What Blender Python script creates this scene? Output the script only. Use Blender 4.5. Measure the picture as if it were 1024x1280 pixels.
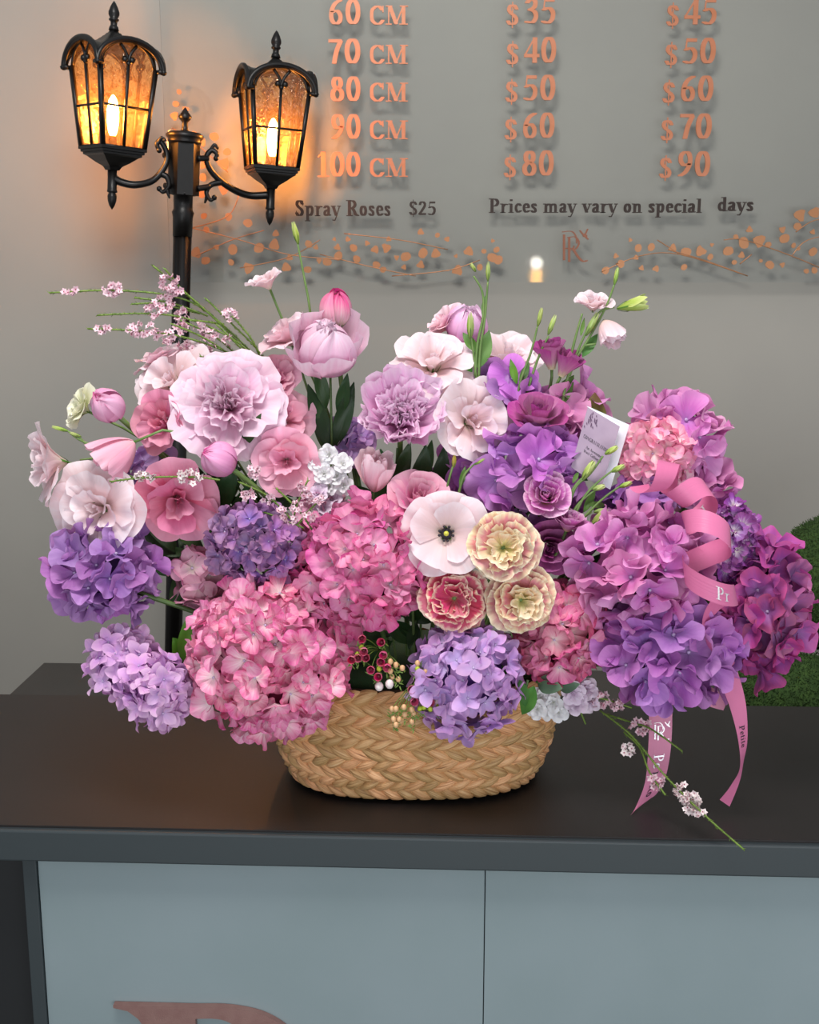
import bpy, math, random
from mathutils import Vector, Matrix, Quaternion
PI = math.pi
R = random.Random(7)
SC = bpy.context.scene
COL = SC.collection
for o in list(bpy.data.objects): bpy.data.objects.remove(o)

# ---------------------------------------------------------------- camera
FPX = 1450.0; PITCH = math.radians(11.4); CAMZ = 1.64
CAM = Vector((0, 0, CAMZ))
cd = bpy.data.cameras.new('camera'); cam = bpy.data.objects.new('camera', cd); COL.objects.link(cam)
cd.sensor_fit = 'VERTICAL'; cd.sensor_height = 36.0; cd.lens = FPX / 1280 * 36
cam.location = CAM; cam.rotation_euler = (PI / 2 - PITCH, 0, 0); cd.clip_start = .05
SC.camera = cam
# ---------------------------------------------------------------- world, lights, exposure
w = bpy.data.worlds.new('world'); SC.world = w; w.use_nodes = True
bg = w.node_tree.nodes['Background']; bg.inputs[0].default_value = (.80, .84, .90, 1); bg.inputs[1].default_value = .52
def area(name, loc, aim, size, energy, color):
    d = bpy.data.lights.new(name, 'AREA'); d.shape = 'RECTANGLE'; d.size = size[0]; d.size_y = size[1]
    d.energy = energy; d.color = color
    o = bpy.data.objects.new(name, d); COL.objects.link(o); o.location = loc
    o.rotation_euler = (Vector(aim) - Vector(loc)).to_track_quat('-Z', 'Y').to_euler()
    return o
area('ceiling_panel_light', (-.25, .72, 3.25), (0, 1.9, 1.2), (1.05, .6), 44, (1, .97, .93))
area('shop_window_light', (.5, -1.6, .85), (0, 2.0, 1.15), (3.4, 1.3), 46, (.93, .97, 1))
SC.view_settings.view_transform = 'Standard'; SC.view_settings.look = 'None'
SC.view_settings.exposure = 0.12; SC.view_settings.gamma = 1.0; SC.view_settings.use_curve_mapping = False

# ---------------------------------------------------------------- pixel helpers
cp, sp = math.cos(PITCH), math.sin(PITCH)
def ray(px, py):
    a = (px - 512) / FPX; b = (640 - py) / FPX
    return Vector((a, cp + b * sp, -sp + b * cp))
def P(px, py, Y):
    d = ray(px, py); return CAM + d * (Y / d.y)
def PZ(px, py, z):
    d = ray(px, py); return CAM + d * ((z - CAMZ) / d.z)
def M(py, Y):                                   # metres per pixel
    return (Y / ray(512, py).y) / FPX

# ---------------------------------------------------------------- objects
MW = {}
def tag(o, label=None, cat=None, group=None, kind=None):
    if label: o['label'] = label
    if cat: o['category'] = cat
    if group: o['group'] = group
    if kind: o['kind'] = kind
    return o
def empty(name, mat, label, cat, group=None):
    o = bpy.data.objects.new(name, None); o.empty_display_size = .02; COL.objects.link(o)
    if isinstance(mat, Vector): mat = Matrix.Translation(mat)
    o.matrix_world = mat; MW[o] = mat.copy()
    return tag(o, label, cat, group)
def mk(name, V, F, mat, uvs=None, fm=None, smooth=True):
    me = bpy.data.meshes.new(name); me.from_pydata([tuple(v) for v in V], [], F)
    for m in (mat if isinstance(mat, (list, tuple)) else [mat]): me.materials.append(m)
    if smooth: me.polygons.foreach_set('use_smooth', [True] * len(F))
    if fm: me.polygons.foreach_set('material_index', fm)
    if uvs:
        ul = me.uv_layers.new(name='UVMap'); d = []
        for f in F:
            for i in f: d += uvs[i]
        ul.data.foreach_set('uv', d)
    me.update(); return me
def put(name, me, parent=None, local=None, kind=None):
    o = bpy.data.objects.new(name, me); COL.objects.link(o)
    local = local or Matrix.Identity(4)
    o.matrix_local = local
    if parent:
        o.parent = parent; o.matrix_parent_inverse = Matrix.Identity(4); o.matrix_basis = local
        MW[o] = MW[parent] @ local
    else: MW[o] = local.copy()
    if kind: o['kind'] = kind
    return o
def part(name, V, F, mat, parent, kind=None, uvs=None, fm=None, smooth=True):   # V in world space
    inv = MW[parent].inverted()
    return put(name, mk(name, [inv @ Vector(v) for v in V], F, mat, uvs, fm, smooth), parent, None, kind)
def solo(name, V, F, mat, smooth=True, kind=None, uvs=None, fm=None):
    V = [Vector(v) for v in V]
    c = sum(V, Vector()) / len(V); c.z = min(v.z for v in V)
    return put(name, mk(name, [v - c for v in V], F, mat, uvs, fm, smooth), None, Matrix.Translation(c), kind)

class MB:
    def __init__(s): s.V = []; s.F = []; s.fm = []
    def add(s, V, F, m=0):
        n = len(s.V); s.V += [Vector(v) for v in V]; s.F += [tuple(i + n for i in f) for f in F]; s.fm += [m] * len(F); return s
    def box(s, c, d, M_=None, m=0):
        V = [Vector((c[0] + sx * d[0] / 2, c[1] + sy * d[1] / 2, c[2] + sz * d[2] / 2)) for sx in (-1, 1) for sy in (-1, 1) for sz in (-1, 1)]
        if M_: V = [M_ @ v for v in V]
        return s.add(V, [(0, 1, 3, 2), (4, 6, 7, 5), (0, 4, 5, 1), (2, 3, 7, 6), (0, 2, 6, 4), (1, 5, 7, 3)], m)
    def tube(s, pts, rad, n=8, m=0, flute=0, cap=True):
        pts = [Vector(p) for p in pts]; N = len(pts)
        if not hasattr(rad, '__len__'): rad = [rad] * N
        t0 = (pts[1] - pts[0]).normalized(); u = t0.orthogonal().normalized(); V = []
        for i, p in enumerate(pts):
            t = (pts[min(i + 1, N - 1)] - pts[max(i - 1, 0)]).normalized()
            u = (u - t * u.dot(t)).normalized(); v = t.cross(u)
            for k in range(n):
                a = 2 * PI * k / n; r = rad[i] * (1 - (flute if k % 2 else 0))
                V.append(p + (u * math.cos(a) + v * math.sin(a)) * r)
        F = [(i * n + k, i * n + (k + 1) % n, (i + 1) * n + (k + 1) % n, (i + 1) * n + k) for i in range(N - 1) for k in range(n)]
        if cap: F += [tuple(range(n))[::-1], tuple((N - 1) * n + k for k in range(n))]
        return s.add(V, F, m)
    def lathe(s, prof, n=16, M_=None, m=0, rot=0):     # prof [(r,z)]
        V = [Vector((r * math.cos(2 * PI * k / n + rot), r * math.sin(2 * PI * k / n + rot), z)) for r, z in prof for k in range(n)]
        if M_: V = [M_ @ v for v in V]
        N = len(prof)
        F = [(i * n + k, i * n + (k + 1) % n, (i + 1) * n + (k + 1) % n, (i + 1) * n + k) for i in range(N - 1) for k in range(n)]
        F += [tuple(range(n))[::-1], tuple((N - 1) * n + k for k in range(n))]
        return s.add(V, F, m)
    def ball(s, c, r, n=6, m=0, sc=(1, 1, 1), M_=None):
        V = []; rows = max(3, n // 2 + 1)
        for i in range(rows + 1):
            a = PI * i / rows
            for k in range(n):
                b = 2 * PI * k / n
                v = Vector((math.sin(a) * math.cos(b) * r * sc[0], math.sin(a) * math.sin(b) * r * sc[1], math.cos(a) * r * sc[2]))
                V.append((M_ @ v if M_ else v) + Vector(c))
        F = [(i * n + k, (i + 1) * n + k, (i + 1) * n + (k + 1) % n, i * n + (k + 1) % n) for i in range(rows) for k in range(n)]
        return s.add(V, F, m)
    def part(s, name, mat, parent, kind=None, smooth=True): return part(name, s.V, s.F, mat, parent, kind, None, s.fm, smooth)
    def solo(s, name, mat, smooth=True, kind=None): return solo(name, s.V, s.F, mat, smooth, kind, None, s.fm)
    def local(s, name, mat, parent, local=None, smooth=True, kind=None): return put(name, mk(name, s.V, s.F, mat, None, s.fm, smooth), parent, local, kind)

def catmull(pts, n=6, closed=False):
    pts = [Vector(p) for p in pts]; out = []; N = len(pts)
    rng = range(N if closed else N - 1)
    for i in rng:
        if closed: a, b, c, d = (pts[(i + k) % N] for k in (-1, 0, 1, 2))
        else: a, b, c, d = pts[max(i - 1, 0)], pts[i], pts[i + 1], pts[min(i + 2, N - 1)]
        for k in range(n):
            t = k / n; out.append(.5 * (2 * b + (c - a) * t + (2 * a - 5 * b + 4 * c - d) * t * t + (3 * b - a - 3 * c + d) * t ** 3))
    out.append(pts[0] if closed else pts[-1]); return out

# ---------------------------------------------------------------- materials
def lin(h):
    if isinstance(h, tuple): return h if len(h) == 4 else (*h, 1)
    h = h.lstrip('#'); c = [int(h[i:i + 2], 16) / 255 for i in (0, 2, 4)]
    return tuple(((x + .055) / 1.055) ** 2.4 if x > .04045 else x / 12.92 for x in c) + (1,)
def newmat(name):
    m = bpy.data.materials.new(name); m.use_nodes = True; nt = m.node_tree
    return m, nt, nt.nodes['Principled BSDF'], nt.nodes['Material Output']
def nd(nt, t, **kw):
    n = nt.nodes.new(t)
    for k, v in kw.items():
        if k.startswith('i_'):
            n.inputs[int(k[2:]) if k[2:].isdigit() else k[2:]].default_value = v
        else: setattr(n, k, v)
    return n
def ramp(nt, stops):
    r = nt.nodes.new('ShaderNodeValToRGB'); e = r.color_ramp.elements
    while len(e) < len(stops): e.new(.5)
    for x, (p, c) in zip(e, stops): x.position = p; x.color = lin(c)
    return r
def simple(name, c, rough=.5, metal=0, noise=0, nscale=30, bump=0, bscale=200, spec=.5, c2=None, stretch=None):
    m, nt, b, out = newmat(name); L = nt.links
    b.inputs['Base Color'].default_value = lin(c); b.inputs['Roughness'].default_value = rough
    b.inputs['Metallic'].default_value = metal; b.inputs['Specular IOR Level'].default_value = spec
    tc = nd(nt, 'ShaderNodeTexCoord')
    src = tc.outputs['Object']
    if stretch:
        mp = nd(nt, 'ShaderNodeMapping'); mp.inputs['Scale'].default_value = stretch; L.new(src, mp.inputs[0]); src = mp.outputs[0]
    if c2:
        n = nd(nt, 'ShaderNodeTexNoise'); n.inputs['Scale'].default_value = nscale; n.inputs['Detail'].default_value = 6; L.new(src, n.inputs['Vector'])
        r = ramp(nt, [(.35, c), (.65, c2)]); L.new(n.outputs[0], r.inputs[0]); L.new(r.outputs[0], b.inputs['Base Color'])
    if bump:
        n2 = nd(nt, 'ShaderNodeTexNoise'); n2.inputs['Scale'].default_value = bscale; n2.inputs['Detail'].default_value = 4; L.new(src, n2.inputs['Vector'])
        bp = nd(nt, 'ShaderNodeBump'); bp.inputs['Strength'].default_value = bump; bp.inputs['Distance'].default_value = .002
        L.new(n2.outputs[0], bp.inputs['Height']); L.new(bp.outputs[0], b.inputs['Normal'])
    return m
PM = {}
def petal(name, stops, hue=.02, val=.12, trans=.2, streak=.25, rough=.55):
    """soft translucent petal: ramp from base (0) to edge (1), streaked along its length"""
    if name in PM: return PM[name]
    m, nt, b, out = newmat(name); L = nt.links
    uv = nd(nt, 'ShaderNodeUVMap'); sep = nd(nt, 'ShaderNodeSeparateXYZ'); L.new(uv.outputs[0], sep.inputs[0])
    mp = nd(nt, 'ShaderNodeMapping'); mp.inputs['Scale'].default_value = (16, 1.6, 1); L.new(uv.outputs[0], mp.inputs[0])
    oi = nd(nt, 'ShaderNodeObjectInfo')
    ad = nd(nt, 'ShaderNodeVectorMath', operation='ADD'); L.new(mp.outputs[0], ad.inputs[0])
    cb = nd(nt, 'ShaderNodeCombineXYZ'); mu = nd(nt, 'ShaderNodeMath', operation='MULTIPLY'); mu.inputs[1].default_value = 50
    L.new(oi.outputs['Random'], mu.inputs[0]); L.new(mu.outputs[0], cb.inputs[0]); L.new(mu.outputs[0], cb.inputs[2]); L.new(cb.outputs[0], ad.inputs[1])
    ns = nd(nt, 'ShaderNodeTexNoise'); ns.inputs['Scale'].default_value = 1.0; ns.inputs['Detail'].default_value = 3; L.new(ad.outputs[0], ns.inputs['Vector'])
    a = nd(nt, 'ShaderNodeMath', operation='MULTIPLY_ADD'); a.inputs[1].default_value = streak * 2; L.new(ns.outputs[0], a.inputs[0])
    a2 = nd(nt, 'ShaderNodeMath', operation='SUBTRACT'); L.new(sep.outputs[1], a2.inputs[0]); a2.inputs[1].default_value = streak
    L.new(a2.outputs[0], a.inputs[2])
    r = ramp(nt, stops); L.new(a.outputs[0], r.inputs[0])
    hs = nd(nt, 'ShaderNodeHueSaturation')
    def rnd(scale, base, mulr):
        x = nd(nt, 'ShaderNodeMath', operation='MULTIPLY'); x.inputs[1].default_value = mulr; L.new(oi.outputs['Random'], x.inputs[0])
        f = nd(nt, 'ShaderNodeMath', operation='FRACT'); L.new(x.outputs[0], f.inputs[0])
        y = nd(nt, 'ShaderNodeMath', operation='MULTIPLY_ADD'); y.inputs[1].default_value = scale * 2; y.inputs[2].default_value = base - scale; L.new(f.outputs[0], y.inputs[0]); return y
    L.new(rnd(hue, .5, 17.3).outputs[0], hs.inputs['Hue']); L.new(rnd(val, 1, 31.7).outputs[0], hs.inputs['Value']); L.new(rnd(.12, 1, 7.9).outputs[0], hs.inputs['Saturation'])
    L.new(r.outputs[0], hs.inputs['Color'])
    L.new(hs.outputs[0], b.inputs['Base Color']); b.inputs['Roughness'].default_value = rough; b.inputs['Specular IOR Level'].default_value = .3
    bp = nd(nt, 'ShaderNodeBump'); bp.inputs['Strength'].default_value = .25; bp.inputs['Distance'].default_value = .0015
    L.new(ns.outputs[0], bp.inputs['Height']); L.new(bp.outputs[0], b.inputs['Normal'])
    tr = nd(nt, 'ShaderNodeBsdfTranslucent'); L.new(hs.outputs[0], tr.inputs[0])
    mx = nd(nt, 'ShaderNodeMixShader'); mx.inputs[0].default_value = trans
    L.new(b.outputs[0], mx.inputs[1]); L.new(tr.outputs[0], mx.inputs[2]); L.new(mx.outputs[0], out.inputs[0])
    PM[name] = m; return m

m_wall = simple('grey plaster', '#aaa69d', .62, c2='#a4a098', nscale=2.2, bump=.05, bscale=60)
m_floor = simple('floor grey', '#6d6a66', .6, c2='#62605c', nscale=8)
m_top = simple('dark counter laminate', '#1d1a1a', .42, bump=.15, bscale=900, c2='#201c1c', nscale=14, spec=.38)
m_desk = simple('dark desk laminate', '#35322f', .5, bump=.1, bscale=700, c2='#3a3633', nscale=10)
m_edge = simple('slate edge band', '#31393c', .4, bump=.03, bscale=300)
m_front = simple('blue grey panel', '#7c8b8e', .45, bump=.04, bscale=150, c2='#818f93', nscale=5)
m_black = simple('black gap', '#101316', .6)
m_metal = simple('black cast metal', '#100e0d', .36, metal=.2, bump=.12, bscale=400)
m_copper = simple('copper letter', '#c07852', .42, metal=.2, c2='#c68060', nscale=50)
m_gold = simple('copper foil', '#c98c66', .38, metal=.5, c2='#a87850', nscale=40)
m_brown = simple('dark bronze letter', '#2e1e16', .55, metal=0)
m_mono = simple('dull copper emblem', '#8e5a44', .4, metal=.4)
m_rosegold = simple('brushed rose metal', '#8d6b66', .5, metal=.5, c2='#95746e', nscale=60, bump=.2, bscale=800)
m_stem = simple('green stem', '#6f8a4b', .5, c2='#5a7a3c', nscale=60)
m_stemd = simple('dark stem', '#3f5a2c', .5, c2='#4d6a33', nscale=60)
m_bud = petal('lisianthus bud', [(0, '#7f9d4a'), (.6, '#a9c25f'), (1, '#c9d68a')], trans=.15)
m_leafd = petal('dark leaf', [(0, '#2a4524'), (.5, '#33502b'), (1, '#2c4a2a')], hue=.02, val=.25, trans=.12, streak=.3, rough=.38)
m_leafm = petal('mid green leaf', [(0, '#4c7a33'), (.5, '#5d8a3c'), (1, '#4f7d38')], hue=.02, val=.2, trans=.22, streak=.2, rough=.42)
m_needle = simple('needle green', '#75903a', .55, c2='#5c7a2c', nscale=90)
m_white = simple('silver print', '#e9e6ea', .25, metal=.3)
m_print = simple('black print', '#2b2630', .6)
m_glass, nt, b, out = newmat('amber ripple glass')
g = nd(nt, 'ShaderNodeBsdfGlossy'); g.inputs['Roughness'].default_value = .12; g.inputs[0].default_value = (.9, .85, .75, 1)
t = nd(nt, 'ShaderNodeBsdfTransparent'); tl = nd(nt, 'ShaderNodeBsdfTranslucent'); tl.inputs[0].default_value = lin('#ffc773')
tc = nd(nt, 'ShaderNodeTexCoord'); nz = nd(nt, 'ShaderNodeTexNoise'); nz.inputs['Scale'].default_value = 45; nz.inputs['Distortion'].default_value = 2.5; nt.links.new(tc.outputs['Object'], nz.inputs['Vector'])
rr = ramp(nt, [(.35, (.80, .62, .40)), (.5, (1, .93, .78)), (.6, (.96, .84, .62))]); nt.links.new(nz.outputs[0], rr.inputs[0]); nt.links.new(rr.outputs[0], t.inputs[0])
bp = nd(nt, 'ShaderNodeBump'); bp.inputs['Strength'].default_value = .8; bp.inputs['Distance'].default_value = .004; nt.links.new(nz.outputs[0], bp.inputs['Height']); nt.links.new(bp.outputs[0], g.inputs['Normal'])
m1 = nd(nt, 'ShaderNodeMixShader'); m1.inputs[0].default_value = .025; nt.links.new(t.outputs[0], m1.inputs[1]); nt.links.new(tl.outputs[0], m1.inputs[2])
m2 = nd(nt, 'ShaderNodeMixShader'); m2.inputs[0].default_value = .06; nt.links.new(m1.outputs[0], m2.inputs[1]); nt.links.new(g.outputs[0], m2.inputs[2]); nt.links.new(m2.outputs[0], out.inputs[0])
m_acryl, nt, b, out = newmat('clear acrylic')
g = nd(nt, 'ShaderNodeBsdfGlossy'); g.inputs['Roughness'].default_value = .04; t = nd(nt, 'ShaderNodeBsdfTransparent'); t.inputs[0].default_value = (.97, .98, .98, 1)
fr = nd(nt, 'ShaderNodeFresnel'); fr.inputs[0].default_value = 1.45
m2 = nd(nt, 'ShaderNodeMixShader'); nt.links.new(fr.outputs[0], m2.inputs[0]); nt.links.new(t.outputs[0], m2.inputs[1]); nt.links.new(g.outputs[0], m2.inputs[2]); nt.links.new(m2.outputs[0], out.inputs[0])
def emit(name, c, s):
    m, nt, b, out = newmat(name); e = nd(nt, 'ShaderNodeEmission'); e.inputs[0].default_value = lin(c); e.inputs[1].default_value = s
    nt.links.new(e.outputs[0], out.inputs[0]); return m
m_bulb = emit('glowing filament bulb', (1, .42, .11), 300)
m_spot = emit('spot lamp glow', (1, .95, .85), 26)

# ================================================================ SETTING
WALLY = 3.2; CT = .95
wall = MB().box((0, WALLY + .05, 1.6), (7, .1, 3.2)).solo('wall_back', m_wall, False); tag(wall, kind='structure')
fl = MB().box((0, .7, -.05), (7, 5.1, .1)).solo('floor', m_floor, False); tag(fl, kind='structure')

# counter, slightly turned
YAW = math.radians(-2.45)
CM = Matrix.Translation((0, 1.354, 0)) @ Matrix.Rotation(YAW, 4, 'Z')
ctr = empty('reception_counter', CM, 'dark topped reception counter with pale blue grey front under the flower basket', 'counter')
def lbox(name, c, d, mat, parent, bev=0):
    o = MB().box(c, d).local(name, mat, parent, None, False)
    if bev:
        b = o.modifiers.new('bevel', 'BEVEL'); b.width = bev; b.segments = 2
    return o
lbox('countertop', (0, .243, CT - .0015), (2.4, .470, .003), m_top, ctr)
lbox('edge_band', (0, .240, CT - .0245), (2.4, .482, .043), m_edge, ctr, .0025)
SX = -.487
lbox('front_panel', ((SX + .096) / 2 - .0, .030, .46), (.096 - SX, .02, .90), m_front, ctr, .0006)
lbox('front_panel', ((.0972 + 1.2) / 2, .030, .46), (1.2 - .0972, .02, .90), m_front, ctr, .0006)
lbox('stile', (SX - .0098, .028, .46), (.018, .026, .90), m_edge, ctr, .001)
lbox('side_panel', (SX - .32, .060, .46), (.6, .02, .90), m_black, ctr)
lbox('carcass', (0, .26, .45), (2.38, .40, .898), m_black, ctr)
# lower desk behind
dk = empty('rear_desk', Matrix.Translation((0, 1.86, 0)) @ Matrix.Rotation(YAW, 4, 'Z'), 'lower dark desk standing behind the counter', 'desk')
DZ = .75
pl = MW[dk].inverted() @ PZ(15, 865, DZ); pb = MW[dk].inverted() @ PZ(45, 828, DZ)
y1 = pb.y
lbox('desk_top', ((pl.x + 1.5) / 2, y1 / 2, DZ - .015), (1.5 - pl.x, y1, .03), m_desk, dk, .002)
lbox('desk_body', ((pl.x + 1.5) / 2, y1 / 2, (DZ - .03) / 2), (1.44 - pl.x, y1 - .06, DZ - .03), m_edge, dk)

# ================================================================ LETTERING (broad nib pen)
B, T = .17, .05
def ov(cx, cy, rx, ry, n=20): return [(cx + rx * math.cos(2 * PI * i / n), cy + ry * math.sin(2 * PI * i / n)) for i in range(n + 1)]
def sf(x, y, w=.17): return ('t', [(x - w, y), (x + w, y)])
G = {
 '0': (.62, [('b', ov(.31, .5, .19, .46))]),
 '1': (.50, [('b', [(.27, .03), (.27, .97)]), ('t', [(.08, .8), (.24, .95)]), sf(.27, .02, .2)]),
 '2': (.60, [('c', [(.13, .74), (.18, .9), (.32, .95), (.44, .82), (.42, .62), (.28, .36), (.1, .07)]), ('h', [(.1, .08), (.5, .08)])]),
 '3': (.60, [('c', [(.13, .8), (.28, .95), (.42, .82), (.38, .62), (.22, .53)]), ('c', [(.22, .53), (.4, .46), (.45, .25), (.33, .05), (.12, .08)])]),
 '4': (.62, [('b', [(.42, .03), (.42, .95)]), ('t', [(.4, .95), (.06, .3)]), ('h', [(.05, .28), (.57, .28)])]),
 '5': (.60, [('h', [(.18, .9), (.48, .9)]), ('t', [(.16, .94), (.12, .52)]), ('c', [(.13, .53), (.3, .6), (.45, .44), (.43, .18), (.28, .03), (.11, .09)])]),
 '6': (.62, [('c', [(.47, .95), (.28, .82), (.16, .58), (.13, .3), (.2, .09), (.32, .03), (.45, .15), (.46, .38), (.33, .55), (.18, .48)])]),
 '7': (.58, [('h', [(.08, .9), (.5, .9)]), ('c', [(.48, .88), (.34, .5), (.25, .03)])]),
 '8': (.62, [('b', ov(.31, .73, .14, .21)), ('b', ov(.31, .27, .18, .24))]),
 '9': (.62, [('c', [(.14, .04), (.32, .17), (.45, .42), (.48, .68), (.42, .9), (.3, .96), (.16, .84), (.15, .6), (.28, .43), (.43, .5)])]),
 '$': (.58, [('c', [(.46, .76), (.36, .93), (.2, .92), (.13, .74), (.22, .57), (.38, .44), (.46, .26), (.38, .08), (.2, .05), (.1, .2)]), ('t', [(.29, 1.08), (.29, -.1)])]),
 'S': (.60, [('c', [(.46, .76), (.36, .95), (.2, .94), (.13, .76), (.22, .58), (.38, .44), (.46, .26), (.38, .06), (.2, .04), (.1, .2)]), ('t', [(.49, .95), (.49, .7)]), ('t', [(.09, .04), (.09, .3)])]),
 'C': (.78, [('c', [(.62, .78), (.5, .95), (.36, .96), (.18, .8), (.14, .5), (.18, .2), (.36, .03), (.52, .05), (.65, .22)]), ('t', [(.66, .97), (.66, .68)])]),
 'M': (1.02, [('t', [(.14, .02), (.14, .97)]), ('b', [(.2, .95), (.48, .06)]), ('t', [(.48, .04), (.8, .95)]), ('b', [(.82, .02), (.82, .97)]), sf(.14, .02, .12), sf(.82, .02, .17), sf(.16, .98, .12), sf(.84, .98, .16)]),
 'P': (.70, [('b', [(.2, .02), (.2, .97)]), ('c', [(.2, .96), (.44, .95), (.56, .73), (.44, .5), (.2, .48)]), sf(.2, .02), sf(.16, .98, .14)]),
 'R': (.78, [('b', [(.2, .02), (.2, .97)]), ('c', [(.2, .96), (.44, .95), (.55, .74), (.44, .53), (.2, .51)]), ('c', [(.38, .5), (.5, .3), (.58, .1), (.72, .03)]), sf(.2, .02), sf(.16, .98, .14)]),
 'O': (.8, [('b', ov(.4, .5, .26, .46))]), 'N': (.82, [('t', [(.14, .02), (.14, .97)]), ('b', [(.16, .95), (.66, .04)]), ('t', [(.68, .02), (.68, .97)])]),
 'G': (.82, [('c', [(.64, .8), (.5, .95), (.36, .96), (.18, .8), (.14, .5), (.18, .2), (.36, .03), (.52, .05), (.64, .12)]), ('b', [(.64, .05), (.64, .4)])]),
 'A': (.76, [('t', [(.1, .02), (.38, .97)]), ('b', [(.38, .97), (.64, .03)]), ('t', [(.2, .34), (.54, .34)]), sf(.1, .02, .1), sf(.64, .02, .12)]),
 'T': (.68, [('b', [(.34, .02), (.34, .95)]), ('t', [(.06, .96), (.62, .96)])]), 'U': (.8, [('c', [(.2, .97), (.2, .3), (.3, .06), (.5, .05), (.62, .3), (.62, .97)])]),
 'L': (.62, [('b', [(.2, .02), (.2, .97)]), ('t', [(.1, .03), (.56, .03)])]), 'I': (.36, [('b', [(.18, .02), (.18, .97)])]),
 'W': (1.0, [('b', [(.1, .97), (.3, .03)]), ('t', [(.3, .03), (.5, .95)]), ('b', [(.5, .95), (.7, .03)]), ('t', [(.7, .03), (.9, .97)])]),
 'a': (.54, [('b', [(.36, .05), (.37, .5)]), ('c', [(.12, .52), (.24, .64), (.36, .55)]), ('c', [(.36, .4), (.18, .32), (.12, .14), (.22, .03), (.36, .12)]), ('t', [(.38, .04), (.5, .06)])]),
 'c': (.50, [('c', [(.42, .52), (.3, .64), (.16, .5), (.14, .25), (.26, .04), (.43, .14)])]),
 'd': (.62, [('b', [(.44, .02), (.44, .97)]), ('c', [(.42, .5), (.3, .63), (.16, .5), (.14, .25), (.26, .04), (.42, .14)]), sf(.36, .97, .1), sf(.5, .02, .1)]),
 'e': (.52, [('c', [(.14, .36), (.4, .37), (.4, .52), (.28, .64), (.15, .5), (.14, .24), (.26, .04), (.44, .14)])]),
 'i': (.36, [('b', [(.19, .02), (.19, .6)]), ('b', [(.19, .86), (.19, .93)]), sf(.19, .02, .14), sf(.12, .62, .08)]),
 'k': (.6, [('b', [(.17, .02), (.17, .97)]), ('t', [(.2, .28), (.48, .6)]), ('b', [(.3, .38), (.46, .03)])]),
 'l': (.36, [('b', [(.19, .02), (.19, .97)]), sf(.19, .02, .14), sf(.12, .97, .08)]),
 'm': (.98, [('b', [(.18, .02), (.18, .6)]), ('c', [(.2, .5), (.34, .62), (.47, .5), (.48, .02)]), ('c', [(.5, .5), (.64, .62), (.77, .5), (.78, .02)]), sf(.18, .02, .13), sf(.48, .02, .12), sf(.79, .02, .13), sf(.1, .62, .07)]),
 'n': (.66, [('b', [(.18, .02), (.18, .6)]), ('c', [(.2, .5), (.34, .62), (.46, .5), (.47, .02)]), sf(.18, .02, .13), sf(.48, .02, .13), sf(.1, .62, .07)]),
 'o': (.56, [('b', ov(.28, .33, .15, .29, 16))]),
 'p': (.62, [('b', [(.18, -.3), (.18, .6)]), ('c', [(.2, .5), (.34, .63), (.46, .5), (.47, .25), (.36, .04), (.2, .12)]), sf(.18, -.31, .14), sf(.1, .62, .07)]),
 'r': (.50, [('b', [(.18, .02), (.18, .6)]), ('c', [(.2, .45), (.3, .6), (.42, .58)]), sf(.18, .02, .14), sf(.1, .62, .07)]),
 's': (.46, [('c', [(.34, .5), (.26, .63), (.14, .56), (.16, .42), (.3, .28), (.33, .12), (.22, .03), (.1, .14)])]),
 't': (.40, [('b', [(.19, .08), (.19, .85)]), ('t', [(.06, .62), (.36, .62)]), ('t', [(.2, .04), (.36, .08)])]),
 'u': (.66, [('c', [(.17, .6), (.17, .2), (.3, .04), (.44, .14)]), ('b', [(.46, .02), (.46, .6)])]),
 'v': (.58, [('b', [(.12, .6), (.29, .04)]), ('t', [(.29, .04), (.48, .6)]), sf(.12, .62, .12), sf(.48, .62, .09)]),
 'w': (.84, [('b', [(.1, .6), (.26, .04)]), ('t', [(.26, .04), (.42, .58)]), ('b', [(.42, .58), (.58, .04)]), ('t', [(.58, .04), (.74, .6)])]),
 'g': (.56, [('b', ov(.25, .42, .13, .2, 14)), ('b', ov(.27, -.14, .16, .13, 14)), ('t', [(.36, .56), (.52, .62)])]),
 'y': (.58, [('b', [(.12, .6), (.29, .04)]), ('c', [(.5, .6), (.32, .0), (.22, -.26), (.08, -.26)][:3]), ('t', [(.2, -.28), (.08, -.26)]), sf(.12, .62, .12), sf(.48, .62, .09)]),
}
def hull(pts):
    pts = sorted(set((round(x, 6), round(y, 6)) for x, y in pts))
    def half(ps):
        h = []
        for p in ps:
            while len(h) > 1 and (h[-1][0] - h[-2][0]) * (p[1] - h[-2][1]) - (h[-1][1] - h[-2][1]) * (p[0] - h[-2][0]) <= 0: h.pop()
            h.append(p)
        return h
    a = half(pts); b = half(pts[::-1]); return a[:-1] + b[:-1]
def glyph_polys(ch, bold=1.0, thin=1.0):
    out = []
    for k, pts in G[ch][1]:
        if k == 'c': pts = [(v.x, v.y) for v in catmull([(x, y, 0) for x, y in pts], 4)]
        if k == 'y': k = 'c'
        nw, nh = {'b': (B * bold, T * thin), 'c': (B * bold * .92, T * thin), 't': (T * .9 * thin, T * thin), 'h': (T, .13 * bold)}[k]
        if ch.islower() and k in 'bc': nw *= .86
        if ch == 'y' and pts[0][0] == .5: nw = T
        for (x0, y0), (x1, y1) in zip(pts, pts[1:]):
            out.append(hull([(x + sx * nw / 2, y + sy * nh / 2) for x, y in ((x0, y0), (x1, y1)) for sx in (-1, 1) for sy in (-1, 1)]))
    return out
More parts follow.
